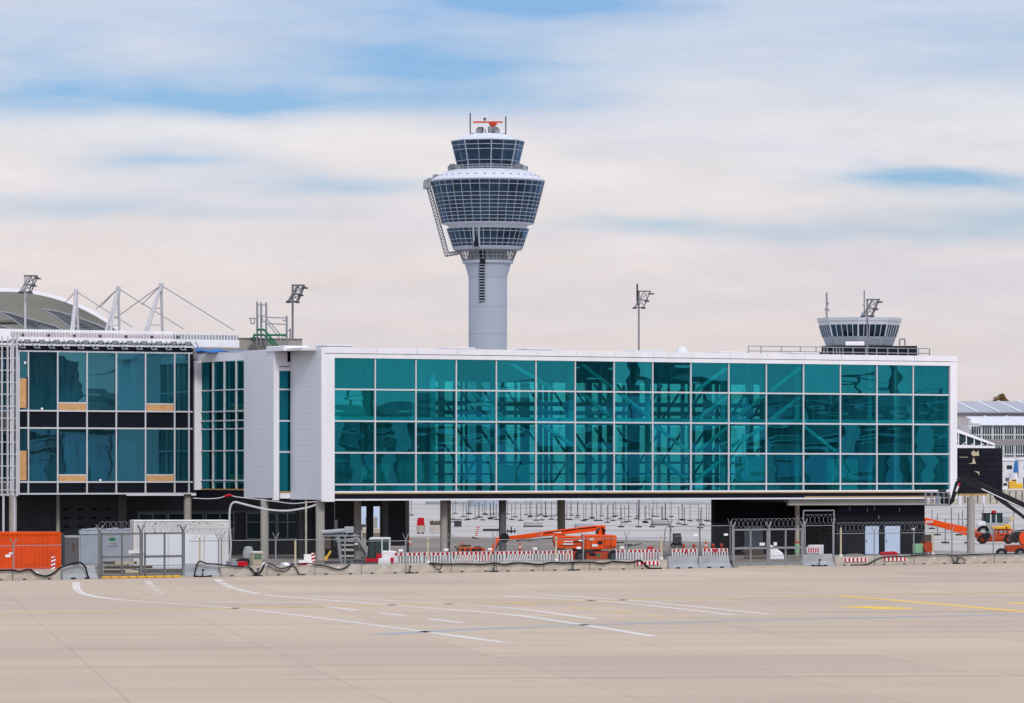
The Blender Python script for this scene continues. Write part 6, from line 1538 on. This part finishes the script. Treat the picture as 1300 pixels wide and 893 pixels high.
def mth(op,a=None,b=None,c=None,clamp=False):
    n=nd(nt,'ShaderNodeMath',operation=op); n.use_clamp=clamp
    for i,v in enumerate((a,b,c)):
        if v is None: continue
        if isinstance(v,(int,float)): n.inputs[i].default_value=v
        else: L.new(v,n.inputs[i])
    return n.outputs[0]
az=mth('ARCTAN2',sx.outputs[0],sx.outputs[1])
hyp=mth('SQRT',mth('ADD',mth('MULTIPLY',sx.outputs[0],sx.outputs[0]),mth('MULTIPLY',sx.outputs[1],sx.outputs[1])))
el=mth('ARCTAN2',sx.outputs[2],hyp)
cmb=nd(nt,'ShaderNodeCombineXYZ'); L.new(az,cmb.inputs[0]); L.new(el,cmb.inputs[1])
def noise(sc_,stretch,det=5,rough=.55,off=0):
    m_=nd(nt,'ShaderNodeMapping'); m_.inputs['Scale'].default_value=stretch; m_.inputs['Location'].default_value=(off,off*.7,0); L.new(cmb.outputs[0],m_.inputs[0])
    n=nd(nt,'ShaderNodeTexNoise'); n.inputs['Scale'].default_value=sc_; n.inputs['Detail'].default_value=det; n.inputs['Roughness'].default_value=rough; L.new(m_.outputs[0],n.inputs['Vector']); return n
n1=noise(14,(1,4.5,1),6,.5,1.3); 
sub=nd(nt,'ShaderNodeVectorMath',operation='SUBTRACT'); L.new(n1.outputs['Color'],sub.inputs[0]); sub.inputs[1].default_value=(.5,.5,.5)
wsc=nd(nt,'ShaderNodeVectorMath',operation='MULTIPLY'); L.new(sub.outputs[0],wsc.inputs[0]); wsc.inputs[1].default_value=(.055,.012,0)
wp=nd(nt,'ShaderNodeVectorMath',operation='ADD'); L.new(cmb.outputs[0],wp.inputs[0]); L.new(wsc.outputs[0],wp.inputs[1])
acc=None
for px,py,sxx,syy,amp in BLUES:
    a0=(px-CX)/F; e0=(HY-py)/F
    s_=nd(nt,'ShaderNodeVectorMath',operation='SUBTRACT'); L.new(wp.outputs[0],s_.inputs[0]); s_.inputs[1].default_value=(a0,e0,0)
    m_=nd(nt,'ShaderNodeVectorMath',operation='MULTIPLY'); L.new(s_.outputs[0],m_.inputs[0]); m_.inputs[1].default_value=(F/sxx,F/syy,0)
    d_=nd(nt,'ShaderNodeVectorMath',operation='DOT_PRODUCT'); L.new(m_.outputs[0],d_.inputs[0]); L.new(m_.outputs[0],d_.inputs[1])
    e_=mth('POWER',.3679,d_.outputs['Value']); v_=mth('MULTIPLY',e_,amp)
    acc=v_ if acc is None else mth('ADD',acc,v_)
n2=noise(30,(1,6,1),6,.6,4.1)
# away from the framed part of the sky: scattered breaks in the cloud
far=mth('GREATER_THAN',mth('ABSOLUTE',az),.25)
gen=mth('MULTIPLY_ADD',noise(2.2,(1,2.2,1),5,.55,7.7).outputs[0],2.6,-1.15,True)
acc=mth('ADD',acc,mth('MULTIPLY',mth('MULTIPLY',gen,far),.6))
n4=noise(75,(1,3.2,1),6,.62,2.9)
mod=mth('MULTIPLY_ADD',mth('ADD',mth('MULTIPLY',n2.outputs[0],.65),mth('MULTIPLY',n4.outputs[0],.35)),1.5,.25)
mask=mth('MULTIPLY',acc,mod,None,True)
mask=mth('MAXIMUM',mask,0)
# cloud colour: warm grey low, cream in the middle, lilac-grey high
ramp=nd(nt,'ShaderNodeValToRGB'); tt=mth('DIVIDE',el,.12,None,True); L.new(tt,ramp.inputs[0])
e=ramp.color_ramp.elements
stops=CLOUDS
e[0].position=stops[0][0]; e[0].color=(*s2l(stops[0][1]),1); e[1].position=stops[-1][0]; e[1].color=(*s2l(stops[-1][1]),1)
for p_,c_ in stops[1:-1]:
    k=e.new(p_); k.color=(*s2l(c_),1)
n3=noise(20,(1,5,1),6,.55,9.3)
n5=noise(60,(1,3.0,1),6,.65,5.3)
gain=mth('MULTIPLY_ADD',mth('ADD',mth('MULTIPLY',n3.outputs[0],.6),mth('MULTIPLY',n5.outputs[0],.4)),.34,.83)
zen=mth('MULTIPLY_ADD',mth('MAXIMUM',mth('SINE',el),0),ZEN,1.0)
gz_=mth('MULTIPLY',gain,zen)
lm=nd(nt,'ShaderNodeMapRange'); lm.inputs['From Min'].default_value=.42; lm.inputs['From Max'].default_value=.68; lm.inputs['To Max'].default_value=.75; L.new(noise(11,(1,5.5,1),7,.6,12.6).outputs[0],lm.inputs['Value'])
lf=mth('MULTIPLY',lm.outputs[0],mth('MULTIPLY_ADD',tt,.85,.15))
lv=nd(nt,'ShaderNodeMix',data_type='RGBA'); L.new(lf,lv.inputs['Factor']); L.new(ramp.outputs[0],lv.inputs['A']); lv.inputs['B'].default_value=(*s2l((192,200,222)),1)
cl=nd(nt,'ShaderNodeVectorMath',operation='SCALE'); L.new(lv.outputs['Result'],cl.inputs[0]); L.new(gz_,cl.inputs['Scale'])
bg2=nd(nt,'ShaderNodeBackground'); L.new(cl.outputs[0],bg2.inputs[0]); bg2.inputs[1].default_value=CLOUDSTR
mx=nd(nt,'ShaderNodeMixShader'); L.new(mask,mx.inputs[0]); L.new(bg2.outputs[0],mx.inputs[1]); L.new(bg1.outputs[0],mx.inputs[2]); L.new(mx.outputs[0],out.inputs[0])
sun=bpy.data.lights.new('sun','SUN'); sun.energy=SUNE; sun.angle=R(12); sun.color=(1,.95,.88)
so=bpy.data.objects.new('sun',sun); C.objects.link(so)
d=Vector((math.sin(SUN_AZ)*math.cos(SUN_EL),math.cos(SUN_AZ)*math.cos(SUN_EL),math.sin(SUN_EL)))
so.rotation_euler=(-d).to_track_quat('-Z','Y').to_euler(); so.location=(60,-60,80)
cam=bpy.data.cameras.new('camera'); co=bpy.data.objects.new('camera',cam); C.objects.link(co); sc.camera=co
co.location=(0,0,EYE); co.rotation_euler=(R(90),0,0)
cam.sensor_width=36; cam.sensor_fit='HORIZONTAL'; cam.lens=F/1300*36
cam.shift_x=0; cam.shift_y=(HY-446.5)/1300; cam.clip_start=.5; cam.clip_end=20000
vs=sc.view_settings; vs.view_transform='Standard'; vs.look='None'; vs.exposure=EXPO; vs.gamma=1; vs.use_curve_mapping=False
sc.cycles.max_bounces=10; sc.cycles.transparent_max_bounces=16; sc.cycles.glossy_bounces=4; sc.cycles.diffuse_bounces=3
sc.cycles.caustics_reflective=False; sc.cycles.caustics_refractive=False
